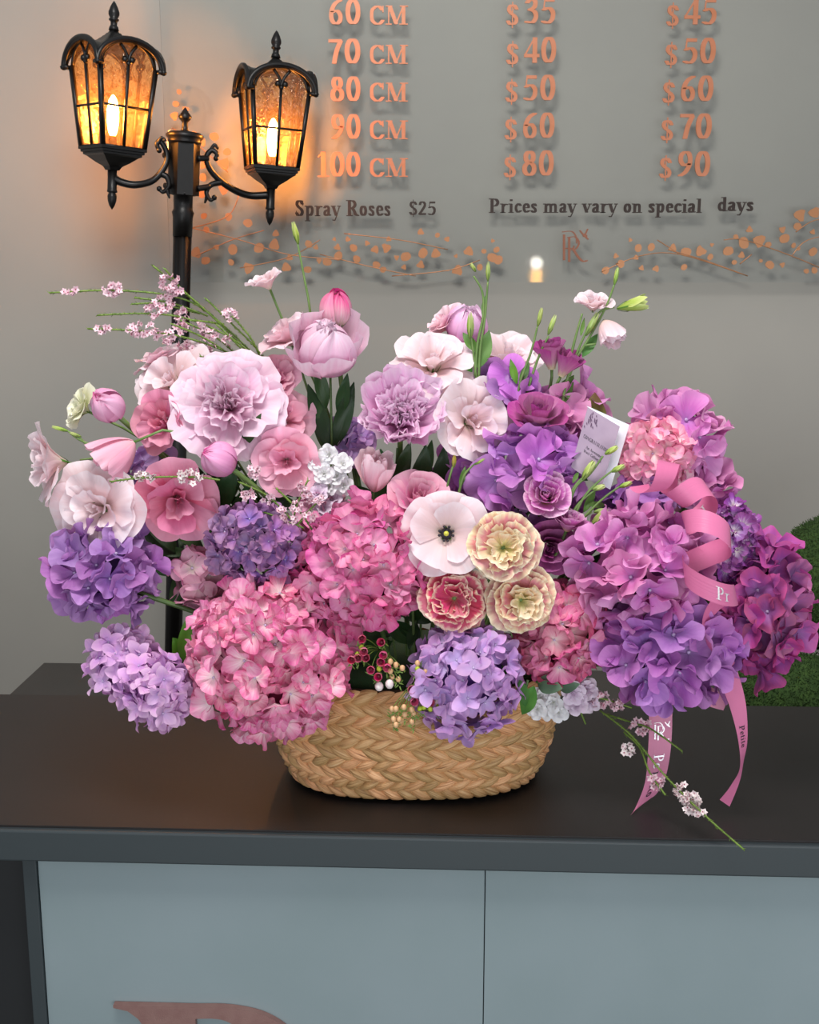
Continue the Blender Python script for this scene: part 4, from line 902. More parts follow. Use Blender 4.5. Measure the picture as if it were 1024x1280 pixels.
# --- stock: spikes of small double florets
def stock(cx, cy, pts, Y, label, mats, r=12):
    rt_ = empty('stock_flower', frame(P(cx, cy, Y), (0, -.5, .8)), label, 'flower', 'stock flowers')
    for i, (x, y) in enumerate(pts):
        mt = mats[i % len(mats)]; ax_ = Vector((R.uniform(-.5, .5), -.8, R.uniform(-.2, .6))); rm = r * M(y, Y)
        fr_ = None
        mb = MB(); V = []; F = []; U = []
        for li, (n, L_, a0, a1) in enumerate(((5, 1.15, 40, 0), (5, .9, 55, 30), (4, .6, 70, 70))):
            for k_ in range(n):
                me = pm('stk%d' % li, mt, L=1, dphi=1.5, a0=a0, a1=a1, r0=.03, k=.3, p=2, ruff=.1, nr=1.6, nu=5, nv=6, seed=k_ % 3)
                rot = Matrix.Rotation(li * .6 + 2 * PI * k_ / n, 4, 'Z') @ Matrix.Scale(L_, 4); nb = len(V)
                V += [rot @ v_.co for v_ in me.vertices]; F += [tuple(q + nb for q in pp.vertices) for pp in me.polygons]
                uvd = [None] * len(me.vertices)
                for lp in me.loops: uvd[lp.vertex_index] = tuple(me.uv_layers[0].data[lp.index].uv)
                U += uvd
        put('floret', mk('floret', V, F, mt, U), rt_, MW[rt_].inverted() @ frame(P(x, y, Y + R.uniform(-.012, .012)), ax_, R.uniform(0, 6)) @ Matrix.Scale(rm, 4))
    stem(rt_, .003)
stock(412, 590, [(398, 578), (412, 568), (428, 580), (405, 592), (422, 595), (395, 602), (412, 608), (430, 606)], 1.50, 'white stock with crowded frilly florets left of centre', [WHITE], 13)
stock(408, 622, [(398, 618), (416, 624), (404, 636), (424, 636)], 1.50, 'pinkish stock florets just below the white stock', [LAVW], 14)
stock(685, 882, [(676, 872), (692, 878), (682, 888), (698, 890), (672, 886)], 1.45, 'white stock blossom peeking over the basket right rim', [WHITE], 13)
stock(724, 872, [(716, 866), (732, 862), (722, 880), (736, 876)], 1.45, 'pale lavender stock blossom beside the white one at the right rim', [LAVW], 15)

# --- lisianthus buds on stems
bud_me = None
def bud(root, x, y, h, wd, dirx, diry, Y, mat=None, open_=False):
    """bud with base at pixel pointing towards (dirx,diry) in px"""
    m_ = M(y, Y); W = frame(P(x, y, Y), (dirx, -.15, -diry)); hm = h * m_; wm = wd * 1.35 * m_
    o = put('bud', None, root, MW[root].inverted() @ W)
    mt = mat or m_bud
    for i in range(5):
        me = pm('budp%d' % int(open_), mt, L=1.15, dphi=1.7, a0=15 if not open_ else 40, a1=118 if not open_ else 84, r0=.03, k=.5, p=1.5, ruff=.02, nr=1.2, nu=8, nv=6, seed=i % 2, pw=.6)
        lay(o, me, i * 2 * PI / 5, wm * 1.0, 0, name='petal', squash=hm / wm * .95)
    for i in range(4):
        me = pm('budsep', m_leafm, L=.9, dphi=.5, a0=25, a1=100, r0=.03, k=.9, p=1, ruff=.02, nu=6, nv=4, seed=0, pw=.6)
        lay(o, me, i * PI / 2, wm * 1.08, 0, name='sepal', squash=hm / wm * .7)
def spray(label, Y, stems, buds, leaves=(), mat=m_stem, r=.0017, name='lisianthus_bud_spray', blooms=()):
    b0 = stems[0][-1]; rt_ = empty(name, P(b0[0], b0[1], Y), label, 'flower' if blooms else 'bud', 'sprays of lisianthus buds')
    for pl_ in stems:
        c = catmull([P(q[0], q[1], q[2] if len(q) > 2 else Y) for q in pl_], 5); MB().tube(c, [r * (.75 + .5 * i / len(c)) for i in range(len(c))], 6).part('stem', mat, rt_)
    for bb in buds: bud(rt_, *bb[:6], Y, *(bb[6:]))
    for (x0, y0, x1, y1, wd) in leaves: leaf_between(rt_, P(x0, y0, Y), P(x1, y1, Y + .01), m_leafm, wd, seed=int(x0) % 5)
    for bl in blooms: lisianthus(*bl, root=rt_, st=False)
spray('single pale green bud on a tall thin stem at upper left', 1.60, [[(372, 304), (380, 345), (388, 392), (395, 480)]], [(373, 306, 30, 9, -.2, -1)], mat=m_stem)
spray('tall pair of green buds with leafy bud below at upper centre', 1.55, [[(610, 352), (606, 400), (600, 440), (598, 500)], [(592, 345), (603, 365), (604, 395), (597, 430), (594, 470)], [(589, 420), (593, 450), (598, 500)]],
      [(610, 352, 26, 7, 0, -1), (595, 340, 14, 6, -.5, -.8), (588, 424, 36, 11, 0, -1)], [(597, 440, 578, 415, .4), (598, 460, 612, 412, .42), (603, 395, 607, 368, .2), (590, 465, 573, 440, .4)])
spray('two slim green buds standing left of the paired rosebuds', 1.55, [[(672, 408), (664, 440), (650, 480), (640, 540)], [(686, 420), (672, 450), (656, 500)]], [(672, 409, 26, 7, .2, -1), (685, 419, 28, 8, .35, -1)], [(646, 480, 638, 448, .3), (650, 480, 662, 452, .32)])
spray('tall blush lisianthus spray with opening green bud at upper right', 1.55, [[(768, 356), (757, 385), (735, 425), (712, 465), (700, 520)], [(768, 384), (750, 390), (738, 410)], [(734, 412), (722, 440), (712, 470)], [(728, 392), (720, 420), (710, 460)], [(745, 430), (730, 432)]],
      [(768, 357, 24, 7, .15, -1), (732, 420, 34, 10, .5, -1), (771, 386, 40, 17, 1, -.25, CREAM if False else None, True)], [(728, 446, 748, 416, .35), (692, 510, 718, 468, .42), (726, 420, 731, 396, .2)],
      blooms=[(741, 378, 21, 1.56, (-.1, -.3, .9), BLUSH, '', None, 1., .4), (761, 412, 23, 1.54, (.3, -.5, -.6), BLUSH, '', None, 1., .6)])
spray('yellow tipped bud and a thin side bud before the purple hydrangea', 1.47, [[(567, 580), (560, 605), (553, 640)], [(596, 577), (580, 595), (572, 625)]], [(567, 585, 18, 7, .05, -1, petal('yellow bud', [(0, '#8a9a4a'), (1, '#c9b04a')])), (594, 581, 16, 5, .8, -.6)], [(575, 610, 582, 582, .25)])
spray('cluster of small green buds in front of the greeting card', 1.44, [[(754, 570), (738, 592), (718, 612), (705, 660)], [(766, 588), (745, 605), (728, 625), (712, 660)], [(729, 597), (720, 606), (706, 630)], [(745, 612), (725, 628), (710, 650)], [(775, 608), (752, 625), (722, 655)], [(740, 640), (722, 652), (708, 665)]],
      [(756, 568, 20, 9, .9, -.6), (728, 600, 30, 12, .5, -.9), (764, 590, 20, 9, .9, -.5), (740, 612, 18, 9, .9, -.3), (774, 609, 18, 8, .9, -.4), (738, 660, 34, 12, .6, -.8), (742, 640, 18, 8, 1, -.2)], [(730, 640, 745, 612, .3), (716, 604, 724, 588, .3), (735, 630, 760, 632, .3)])
spray('two small yellow green buds at far left above the side facing bloom', 1.50, [[(84, 538), (100, 550), (125, 560), (160, 572)], [(98, 545), (115, 562), (140, 575)], [(100, 575), (140, 570)]], [(86, 539, 22, 6, -1, -.3), (102, 546, 16, 5, -1, -.4)])

# --- leaves on sprigs
def sprig(label, Y, path, leaves, mat=m_leafd, group='leafy sprigs', r=.0018, name='leafy_sprig'):
    rt_ = empty(name, P(path[-1][0], path[-1][1], Y), label, 'foliage', group)
    MB().tube(catmull([P(a, b_, Y) for a, b_ in path], 5), r, 6).part('stem', m_stemd, rt_)
    for (x0, y0, x1, y1, wd) in leaves: leaf_between(rt_, P(x0, y0, Y + R.uniform(-.01, .01)), P(x1, y1, Y + R.uniform(-.03, .01)), mat, wd, seed=R.randrange(5))
sprig('long dark leaves hanging under the pale peony ball', 1.57, [(413, 470), (415, 560)], [(412, 560, 385, 480, .28), (418, 560, 442, 480, .26), (408, 510, 396, 455, .3), (424, 520, 434, 470, .3), (404, 560, 398, 500, .3)])
sprig('dark leaves below the domed orchid peony', 1.55, [(497, 560), (492, 640)], [(492, 620, 512, 555, .3), (488, 620, 476, 562, .35), (520, 640, 532, 560, .35), (545, 640, 556, 560, .3), (498, 640, 460, 605, .4), (530, 600, 540, 550, .3)])
sprig('broad dark leaves at left beneath the large blush lisianthus', 1.54, [(170, 640), (230, 720)], [(225, 705, 145, 640, .28), (220, 690, 170, 615, .3), (240, 690, 190, 690, .25), (235, 650, 250, 590, .3), (250, 640, 300, 560, .3), (268, 640, 300, 600, .3), (210, 720, 160, 680, .3), (255, 690, 205, 640, .3)])
sprig('dark leaves around the deep rose lisianthus', 1.52, [(270, 560), (275, 660)], [(262, 650, 295, 585, .35), (290, 660, 318, 600, .3), (238, 665, 285, 660, .3), (262, 690, 232, 740, .35), (300, 560, 325, 520, .3), (245, 700, 210, 760, .35)])
sprig('dark leaves between the purple hydrangea and orchid one', 1.50, [(700, 660), (735, 730)], [(720, 720, 760, 690, .3), (705, 700, 745, 660, .3), (735, 720, 700, 670, .35), (748, 730, 715, 700, .35), (725, 690, 770, 640, .3)])
sprig('olive toothed leaf behind the greeting card', 1.56, [(742, 540), (742, 560)], [(742, 540, 744, 494, .6)], mat=petal('olive leaf', [(0, '#6d7a3f'), (.6, '#7f8a50'), (1, '#7a6048')], trans=.2), group=None, name='hydrangea_leaf')
sprig('bright green lobed leaf at the left of the big pink hydrangea', 1.47, [(240, 830), (250, 860)], [(238, 835, 218, 800, .55), (236, 830, 232, 778, .45), (240, 840, 205, 832, .4)], mat=m_leafm, group=None, name='hydrangea_leaf')
sprig('green leaf over the rim right of the lilac hydrangea', 1.41, [(660, 850), (655, 870)], [(668, 858, 652, 896, .45), (650, 850, 658, 885, .4)], mat=m_leafm, group=None, name='hydrangea_leaf')
sprig('grey green rounded leaf above the white stock at right rim', 1.43, [(670, 852), (700, 860)], [(672, 852, 700, 860, .62), (700, 862, 722, 856, .4)], mat=petal('grey leaf', [(0, '#5d7a62'), (1, '#6d8a70')], trans=.1), group=None, name='rounded_leaf')
fills = [(330, 640), (470, 640), (560, 620), (650, 640), (520, 780), (450, 800), (640, 820), (730, 780), (780, 760), (240, 660), (380, 600), (600, 560), (860, 660), (900, 720), (300, 740), (700, 560), (340, 560), (260, 600)]
for i, (x, y) in enumerate(fills):
    Yf = 1.60 if y < 700 else 1.53
    rt_ = empty('leafy_sprig', P(x, y + 40, Yf), 'dark green leaves filling the gaps between the blooms', 'foliage', 'filler leaves deep in the arrangement')
    MB().tube([P(x, y + 40, Yf), P(x, y - 30, Yf)], .0018, 5).part('stem', m_stemd, rt_)
    for k_ in range(9):
        a = R.uniform(0, 2 * PI); yy = y + R.uniform(-25, 35); L_ = R.uniform(32, 48)
        leaf_between(rt_, P(x, yy, Yf), P(x + math.cos(a) * L_, yy - math.sin(a) * L_ * .8, Yf + R.uniform(-.05, .03)), m_leafd, .38, seed=k_ % 5, nrm=(R.uniform(-.5, .5), -1, R.uniform(-.2, .8)))

# --- needle twigs with tiny blossoms
m_tb = simple('tiny pale pink blossom', '#ecd3da', .6, c2='#d9a9ba', nscale=260)
m_tw = simple('tiny white blossom', '#f0e8e4', .6, c2='#dfc8cc', nscale=260)
def tiny_flower(mb, c, r, m=0):
    n = Vector((R.uniform(-1, 1), R.uniform(-1.2, .1), R.uniform(-.6, 1))).normalized(); q = n.to_track_quat('Z', 'Y').to_matrix(); sp_ = R.uniform(0, 6)
    for k_ in range(5):
        a = sp_ + 2 * PI * k_ / 5; d = q @ Vector((math.cos(a), math.sin(a), .35)); e = q @ Vector((-math.sin(a), math.cos(a), 0))
        mb.add([c, c + d * r * .6 - e * r * .42, c + d * r * 1.1, c + d * r * .6 + e * r * .42], [(0, 1, 2, 3)], m)
    mb.ball(c + n * r * .12, r * .22, 4, 1)
def ntwig(label, Ys, paths, clusters, mat=m_tb, group='needle leaved twigs with tiny blossoms', nd_=3.4, r=.0012, name='waxflower_twig', dense=1.0):
    b0 = paths[0][-1]; Y0 = Ys if not isinstance(Ys, tuple) else Ys[1]
    rt_ = empty(name, P(b0[0], b0[1], Y0), label, 'foliage', group); nb = MB()
    for pth in paths:
        N = len(pth); yy = [(Ys[0] + (Ys[1] - Ys[0]) * i / (N - 1)) if isinstance(Ys, tuple) else Ys for i in range(N)]
        c = catmull([P(x, y, Y_) for (x, y), Y_ in zip(pth, yy)], 8); MB().tube(c, r, 5).part('stem', m_needle, rt_)
        for i in range(len(c) - 1):
            seg = c[i + 1] - c[i]; cnt = max(1, int(seg.length / .0014 * dense)); t_ = seg.normalized(); o_ = t_.orthogonal().normalized()
            for j in range(cnt):
                p = c[i] + seg * (j / cnt); a = R.uniform(0, 6.28); d = (Quaternion(t_, a) @ o_) * .8 - t_ * .7; d.normalize(); L_ = R.uniform(.0022, .0034) * nd_ / 2; e = d.cross(t_).normalized() * .0008
                nb.add([p + e, p - e, p + d * L_ * .6 - e * .8 + t_ * .0003, p + d * L_, p + d * L_ * .6 + e * .8], [(0, 1, 2, 3, 4)])
    nb.part('needles', m_needle, rt_, 'stuff')
    for cl in clusters:
        x, y, rx, ry = cl[:4]; cnt = int(rx * ry / 5.5) + 5; mb = MB(); Yc = cl[4] if len(cl) > 4 else (Ys if not isinstance(Ys, tuple) else None)
        if Yc is None:
            bx_, by_ = paths[0][0]; ex_, ey_ = paths[0][-1]; tt = max(0, min(1, ((x - bx_) * (ex_ - bx_) + (y - by_) * (ey_ - by_)) / ((ex_ - bx_) ** 2 + (ey_ - by_) ** 2))); Yc = Ys[0] + (Ys[1] - Ys[0]) * tt
        for k_ in range(cnt):
            a = R.uniform(0, 6.28); q = R.uniform(.2, 1) ** .5
            tiny_flower(mb, P(x + math.cos(a) * q * rx, y + math.sin(a) * q * ry, Yc + R.uniform(-.006, .003)), R.uniform(3.4, 5.0) * M(y, Yc))
        mb.part('blossom_cluster', [mat, m_rosec], rt_, smooth=False)
m_rosec = simple('blossom eye', '#a4566c', .6)
ntwig('longest needle twig pointing left with two pale blossom tufts', (1.58, 1.60), [[(62, 366), (140, 363), (215, 370), (262, 392), (330, 455)]], [(142, 362, 15, 7), (88, 364, 8, 4)])
ntwig('topmost needle twig with pink blossom tufts before the lamp post', (1.58, 1.60), [[(191, 332), (225, 360), (270, 400), (325, 455)], [(206, 336), (228, 362), (255, 388)], [(168, 372), (215, 379), (260, 395)]], [(212, 353, 13, 11), (205, 378, 12, 10), (228, 394, 9, 9), (218, 362, 10, 8)])
ntwig('needle twig with a single blossom tuft at its middle, second from the top', (1.57, 1.60), [[(122, 394), (185, 392), (240, 400), (300, 430), (335, 470)], [(165, 380), (200, 380), (250, 392)], [(240, 400), (280, 405)]], [(192, 389, 12, 9), (262, 418, 9, 8), (250, 408, 7, 5)])
ntwig('lowest upper left needle twig with a long pink blossom tuft', (1.56, 1.60), [[(110, 411), (180, 414), (240, 424), (300, 448), (330, 475)], [(215, 405), (260, 425), (310, 460)], [(250, 445), (290, 460)]], [(178, 412, 19, 9), (205, 421, 14, 9), (226, 410, 8, 7), (255, 435, 15, 8), (128, 411, 8, 5), (228, 432, 8, 6)])
ntwig('steep needle twigs right of the lamp post leaning left', (1.58, 1.60), [[(257, 373), (290, 405), (320, 435), (345, 470)], [(290, 395), (315, 425), (330, 460)], [(225, 400), (275, 425), (320, 470)], [(270, 405), (305, 440), (325, 475)]], [(288, 394, 9, 8), (285, 427, 6, 6)])
ntwig('short needle twig with white blossoms crossing the rose pink bloom', 1.43, [[(138, 602), (180, 597), (240, 596), (275, 600)]], [(180, 596, 12, 6), (238, 596, 14, 9)], mat=m_tw)
ntwig('bushy twigs of tiny pink blossoms below the white stock', 1.43, [[(345, 610), (375, 640), (395, 670)], [(385, 600), (372, 630), (360, 672)], [(300, 603), (335, 620), (365, 650)], [(405, 620), (385, 640), (365, 665)], [(330, 640), (355, 650), (380, 660)]],
      [(350, 672, 8, 6), (372, 632, 8, 7), (384, 622, 7, 9), (362, 650, 8, 6), (400, 625, 6, 6), (335, 624, 7, 5), (386, 645, 8, 5), (378, 608, 6, 6), (310, 618, 9, 7), (352, 640, 6, 5), (344, 660, 5, 5), (318, 590, 7, 7), (393, 655, 6, 4)], mat=m_tb, nd_=3.6, dense=.7)
ntwig('long needle twig trailing down over the counter edge at right', (1.30, 1.46), [[(930, 1062), (880, 1018), (830, 968), (790, 920), (750, 888)]], [(866, 1006, 11, 15), (860, 998, 9, 9), (852, 990, 11, 10), (785, 936, 9, 7), (876, 1018, 6, 6)], mat=m_tw)
ntwig('side twig with a blossom tuft crossing the ribbon tail', (1.40, 1.46), [[(853, 939), (815, 912), (790, 903), (755, 892)]], [(800, 908, 12, 10)])
ntwig('small side twig ending in front of the ribbon tail', (1.38, 1.44), [[(832, 994), (812, 965), (800, 935), (780, 915)]], [(821, 978, 9, 9)])
ntwig('grey pink needle tufts beneath the purple hydrangea at right', 1.45, [[(735, 870), (760, 875), (790, 885)], [(722, 880), (732, 905)]], [(750, 875, 12, 9), (768, 882, 11, 6)], nd_=3)

# --- red waxflower cups and berries over the rim
m_cup = petal('red waxflower petal', [(0, '#a83058'), (.5, '#dc5078'), (1, '#ee86a4')], hue=.01, val=.1)
m_berry = simple('peach berry', '#e0b98c', .45, c2='#d4a070', nscale=300)
m_lime = simple('lime bud', '#b5cc3c', .45)
def wax(label, cups, berries, limes, whites, base_, Y):
    rt_ = empty('waxflower_sprig', P(base_[0], base_[1], Y + .04), label, 'flower', 'waxflower sprigs at the rim')
    mb = MB()
    for lst in (cups, berries, limes, whites):
        for x, y in lst: mb.tube(catmull([P(base_[0], base_[1], Y + .04), P((x + base_[0]) / 2, (y + base_[1]) / 2 - 3, Y + .01), P(x, y, Y)], 3), .0006, 4)
    mb.part('stem', m_needle, rt_)
    for x, y in cups:
        W = frame(P(x, y, Y), (R.uniform(-.3, .3), -.9, R.uniform(-.2, .4)), R.uniform(0, 6)); o = put('cup_flower', None, rt_, MW[rt_].inverted() @ W); rm = 9 * M(y, Y)
        for k_ in range(5): lay(o, pm('cup', m_cup, L=1.1, dphi=1.45, a0=20, a1=105, r0=.2, k=.2, p=2, ruff=.02, nu=5, nv=5, seed=k_ % 2), k_ * 2 * PI / 5, rm)
        MB().ball((0, 0, .2 * rm), .35 * rm, 6).local('flower_eye', m_cupe, o)
    for lst, mt, r_, nm in ((berries, m_berry, 3.6, 'berry'), (limes, m_lime, 3.4, 'bud'), (whites, m_tw, 5.5, 'white_bud')):
        for x, y in lst: MB().ball((0, 0, 0), r_ * M(y, Y), 8, sc=(1, 1, 1.15)).local(nm, mt, rt_, MW[rt_].inverted() @ Matrix.Translation(P(x, y, Y + R.uniform(-.004, .004))))
    nb = MB()
    for x, y in cups + limes + berries:
        for k_ in range(7):
            a = R.uniform(0, 6.28); p = P(x + R.uniform(-4, 4), y + 4 + R.uniform(-3, 6), Y + .003); d = Vector((math.cos(a), R.uniform(-.7, .2), math.sin(a))).normalized() * .0065; e = d.cross(Vector((0, 1, 0))).normalized() * .0007
            nb.add([p - e, p + d * .6 - e, p + d, p + d * .6 + e, p + e], [(0, 1, 2, 3, 4)])
    nb.part('needles', m_needle, rt_, 'stuff')
m_cupe = simple('dark cup centre', '#5c1a2c', .5)
wax('dark red waxflower cups over the rim left of the lilac hydrangea', [(452, 797), (480, 816), (476, 827), (464, 836), (474, 845), (478, 803), (455, 812), (448, 822), (484, 832), (440, 823), (458, 822)], [(488, 827), (495, 831), (503, 835), (488, 839), (490, 846), (498, 849)], [(452, 809), (447, 818), (474, 836)], [(474, 858), (487, 855)], (475, 812), 1.385)
wax('waxflower sprig with peach berries hanging over the basket front', [(514, 862), (517, 875), (537, 877)], [(522, 829), (532, 840), (534, 848), (527, 853), (495, 886), (505, 884), (515, 887), (506, 893), (499, 899), (495, 906), (515, 902), (490, 886), (492, 899), (517, 891)], [(522, 836), (525, 886), (538, 886), (548, 882), (549, 888), (530, 884)], [(533, 866), (548, 878)], (525, 845), 1.385)

# ================================================================ RIBBON
m_rib = petal('pink satin ribbon', [(0, '#dd86ab'), (.5, '#de89ad'), (1, '#dd86ab')], hue=0, val=0, trans=.12, streak=.02, rough=.36)
def ribbon_strip(root, C, Wv, hw, name='ribbon_band'):
    """C centre points, Wv width dirs, hw half width list; returns mapper"""
    V = []; U = []; n = len(C); nv = 2
    for i in range(n):
        for j in range(nv + 1):
            v = -1 + 2 * j / nv; V.append(C[i] + Wv[i] * hw[i] * v); U.append((j / nv, i / n))
    F = [(i * (nv + 1) + j, i * (nv + 1) + j + 1, (i + 1) * (nv + 1) + j + 1, (i + 1) * (nv + 1) + j) for i in range(n - 1) for j in range(nv)]
    part(name, V, F, m_rib, root, uvs=U)
    cum = [0]
    for i in range(n - 1): cum.append(cum[-1] + (C[i + 1] - C[i]).length)
    def fn(s_, v, d, side=1):
        s_ = max(0, min(cum[-1] - 1e-6, s_)); i = 0
        while cum[i + 1] < s_: i += 1
        t_ = (s_ - cum[i]) / (cum[i + 1] - cum[i]); c = C[i].lerp(C[i + 1], t_); w_ = Wv[i].lerp(Wv[i + 1], t_).normalized(); tg = (C[i + 1] - C[i]).normalized(); nr_ = tg.cross(w_).normalized() * side
        return c + w_ * v + nr_ * (d + .0003)
    return fn, cum
def rib_text(root, fn, s0, txt, h, side=1, flip=1, mat=m_white, v0=0., adv=1., name='printed_letter'):
    s_ = s0
    for ch in txt:
        if ch == ' ': s_ += .34 * h * adv; continue
        mb = MB()
        for hl in glyph_polys(ch, .8, .9):
            n = len(hl); V = [fn(s_ + x * h * adv, v0 + flip * (y - .5) * h, .0003, side) for x, y in hl]
            mb.add(V, [tuple(range(n))])
        mb.part(name, mat, root, smooth=False); s_ += G[ch][0] * h * adv
# spiral curl
rb = empty('curled_ribbon', P(870, 690, 1.44), 'pink satin ribbon curled in loops over the right hand hydrangeas', 'ribbon')
axp = catmull([P(806, 598, 1.375), P(834, 598, 1.385), P(862, 616, 1.385), P(880, 648, 1.365), P(884, 690, 1.345), P(890, 740, 1.34), P(905, 800, 1.37)], 24)
radp = [16, 20, 20, 24, 30, 28, 20]
C = []; Wv = []; hw = []; N = len(axp); TURNS = 4.2
for i, p in enumerate(axp):
    t_ = i / (N - 1); k_ = t_ * 6; k0 = min(5, int(k_)); rad = (radp[k0] + (radp[k0 + 1] - radp[k0]) * (k_ - k0)) * M(680, 1.42)
    tg = (axp[min(i + 1, N - 1)] - axp[max(i - 1, 0)]).normalized(); a = -2 * PI * TURNS * t_ + 2.4
    u_ = Vector((0, -1, 0)); u_ = (u_ - tg * u_.dot(tg)).normalized(); v_ = tg.cross(u_)
    C.append(p + (u_ * math.cos(a) + v_ * math.sin(a)) * rad); Wv.append((tg * .93 + (u_ * -math.sin(a) + v_ * math.cos(a)) * .12).normalized()); hw.append((14 if t_ < .9 else 11) * M(680, 1.42))
fn, cum = ribbon_strip(rb, C, Wv, hw)
for tt in (.12, .35, .54, .77):
    rib_text(rb, fn, cum[-1] * tt, 'Pr', .016, side=-1, flip=-1)
    rib_text(rb, fn, cum[-1] * tt, 'Pr', .016, side=1, flip=1)
def tail(label, pts, name='ribbon_tail'):
    """pts: (x,y,Y,halfwidth px, width angle deg from camera plane, in-plane angle)"""
    rt_ = empty(name, P(pts[-1][0], pts[-1][1], pts[-1][2]), label, 'ribbon')
    c = catmull([P(a[0], a[1], a[2]) for a in pts], 6); ex = catmull([(a[3], a[4], a[5]) for a in pts], 6); C = c; Wv = []; hw = []
    for e, p in zip(ex, c):
        th = math.radians(e.y); al = math.radians(e.z); Wv.append(Vector((math.cos(th) * math.cos(al), math.sin(th), math.cos(th) * math.sin(al))).normalized()); hw.append(e.x * M(900, 1.42))
    f = ribbon_strip(rt_, C, Wv, hw); return rt_, f
zz = PZ(800, 1014, CT)
t1, (fn, cum) = tail('pink ribbon tail hanging straight to the counter with a silver monogram', [(826, 850, 1.47, 15, 0, 0), (826, 890, 1.46, 15, 0, 0), (825, 930, 1.45, 15, 5, 2), (820, 972, 1.44, 15.5, 20, 8), (808, 1000, zz.y + .012, 17, 30, 15), (797, 1010, zz.y + .0, 17, 45, 22)])
def mono_on(root, fn, s0, sc_, side):
    for stroke_set, nm in ((MONO, 'monogram'), (BIRD, 'bird_emblem')):
        mb = MB()
        for nw, nh, pts_, sm_ in stroke_set:
            if sm_: pts_ = [(v.x, v.y) for v in catmull([(x, y, 0) for x, y in pts_], 4)]
            for (x0, y0), (x1, y1_) in zip(pts_, pts_[1:]):
                hl = hull([(x + sx * nw / 2, y + sy * nh / 2) for x, y in ((x0, y0), (x1, y1_)) for sx in (-1, 1) for sy in (-1, 1)]); n = len(hl)
                mb.add([fn(s0 + (1 - y) * sc_, (x - .5) * sc_, .0003, side) for x, y in hl], [tuple(range(n))])
        mb.part(nm, m_white, root, smooth=False)
mono_on(t1, fn, .057, .021, 1)
rib_text(t1, fn, .098, 'Pe', .014, 1, flip=1, adv=1.1); rib_text(t1, fn, .120, 'ie Ro', .013, 1, flip=1, mat=m_print, adv=1.1)
t2, (fn, cum) = tail('pink ribbon tail curving down clear of the counter at right', [(895, 800, 1.41, 14, 0, -10), (908, 838, 1.39, 15, 10, -8), (922, 880, 1.385, 13, 25, -5), (929, 925, 1.385, 9.5, 40, 0), (927, 958, 1.39, 9, 60, 5), (918, 983, 1.40, 7, 30, -25), (906, 1004, 1.41, 9, 10, -38)])
rib_text(t2, fn, .115, 'Petite', .0095, 1, flip=1, mat=m_print, adv=1.1)
tail('short cut ribbon end peeping under the purple hydrangea at right', [(868, 862, 1.43, 12, 0, 75), (890, 872, 1.425, 12, 0, 78), (908, 880, 1.42, 9, 0, 70)])

# ================================================================ GREETING CARD
cc = [P(735, 509, 1.475), P(775, 533, 1.47), P(752, 610, 1.445), P(714, 584, 1.45)]
card = empty('greeting_card', cc[3], 'folded white congratulations card with a lilac printed cover tucked into the flowers', 'card')
m_card = simple('lilac print cover', '#a894a8', .5, c2='#98849a', nscale=22); m_paper = simple('white card stock', '#e9edf4', .5)
nrm = (cc[1] - cc[0]).cross(cc[3] - cc[0]).normalized()
if nrm.y > 0: nrm = -nrm
def slab(name, q, th, mat, parent):
    V = list(q) + [v - nrm * th for v in q]; part(name, V, [(0, 1, 2, 3), (7, 6, 5, 4), (0, 4, 5, 1), (1, 5, 6, 2), (2, 6, 7, 3), (3, 7, 4, 0)], mat, parent, smooth=False)
slab('front_cover', cc, .0006, m_card, card)
slab('back_cover', [cc[0] - nrm * .001 + Vector((.001, 0, .001)), P(787, 531, 1.485), P(763, 612, 1.46), cc[3] - nrm * .001], .0006, m_paper, card)
slab('cover_edge', [P(733, 507, 1.4765), P(777, 531.5, 1.4715), cc[1], cc[0]], .0005, m_paper, card)
def card_fn(u, v, d): return (cc[0] * (1 - u) * (1 - v) + cc[1] * u * (1 - v) + cc[2] * u * v + cc[3] * (1 - u) * v) + nrm * (.0002 + d)
def card_text(txt, u0, u1, v, hv):
    s_ = (u1 - u0) / text_width(txt); x = u0; mb = MB()
    for ch in txt:
        if ch == ' ': x += .34 * s_; continue
        for hl in glyph_polys(ch, .8, .9): mb.add([card_fn(x + a * s_, v - b_ * hv, .0001) for a, b_ in hl], [tuple(range(len(hl)))])
        x += G[ch][0] * s_
    mb.part('printed_text', m_print, card, smooth=False)
card_text('CONGRATULATIONS', .10, .93, .47, .055); card_text('An Awesome', .25, .75, .60, .045); card_text('Work Colleague', .22, .78, .67, .045)
mb = MB()
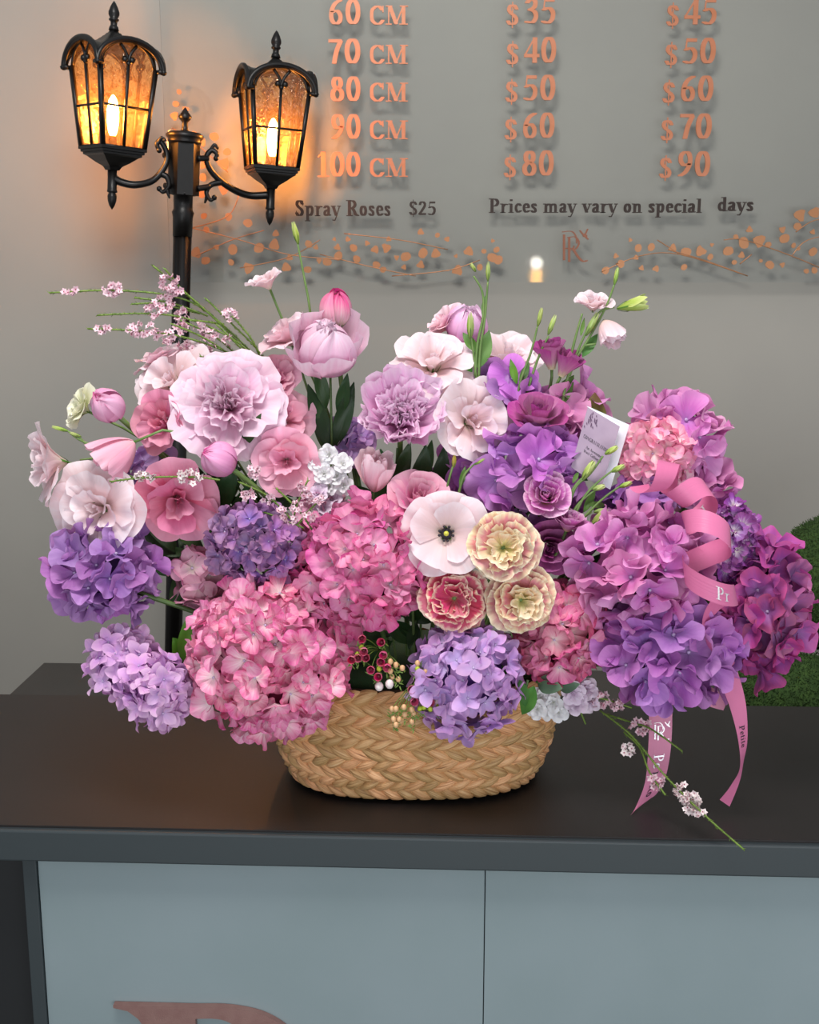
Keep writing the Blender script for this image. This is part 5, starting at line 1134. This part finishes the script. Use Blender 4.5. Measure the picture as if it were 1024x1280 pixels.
for i in range(26):
    u_ = R.uniform(.02, .42) * (1 - i / 60); v_ = R.uniform(.02, .26) * (1.2 - u_); a = R.uniform(.6, 1.4)
    mb.add([card_fn(u_, v_, .0001), card_fn(u_ + .03, v_ + .01, .0001), card_fn(u_ + .045, v_ + .045, .0001), card_fn(u_ + .005, v_ + .03, .0001)], [(0, 1, 2, 3)])
mb.part('printed_sprig', simple('plum print', '#5f4560', .6), card, smooth=False)

# ================================================================ MOSS
m_moss = simple('green moss', '#3e5a24', .9, c2='#2c461a', nscale=60, bump=1, bscale=300)
def moss(label, c, rad, n, seed, cutz=None):
    rr_ = random.Random(seed); rt_ = empty('moss_ball', Vector((c.x, c.y, c.z - rad[2])), label, 'plant', 'moss mounds')
    mb = MB().ball(c, 1, 24, sc=tuple(r_ * .97 for r_ in rad)); mb.part('moss_body', m_moss, rt_)
    nb = MB()
    for i in range(n):
        zz_ = 1 - 2 * (i + .5) / n; a = i * 2.39996; q = math.sqrt(1 - zz_ * zz_); d = Vector((q * math.cos(a), q * math.sin(a), zz_))
        if d.y > .35: continue
        p = c + Vector((d.x * rad[0], d.y * rad[1], d.z * rad[2])) * (.96 + .025 * math.sin(d.x * 9 + seed) * math.sin(d.z * 8))
        for k_ in range(2):
            dr = (d + Vector((rr_.uniform(-1, 1), rr_.uniform(-1, 1), rr_.uniform(-1, 1))) * .8).normalized() * rr_.uniform(.006, .013); e = dr.orthogonal().normalized() * .0016
            nb.add([p - e, p + dr * .6 - e * .8, p + dr, p + dr * .6 + e], [(0, 1, 2, 3)])
    nb.part('moss_tufts', m_moss, rt_, 'stuff', smooth=False)
s_ = M(720, 2.35)
c1 = P(1058, 728, 2.40); moss('round green moss ball at the right behind the purple hydrangea', Vector((c1.x, 2.40, c1.z)), (95 * s_, .14, 92 * s_), 7000, 3)
c2 = P(1015, 838, 2.22); moss('low green moss mound on the rear desk in front of the moss ball', Vector((c2.x, 2.26, DZ + .05)), (92 * s_, .11, .085), 4500, 5)
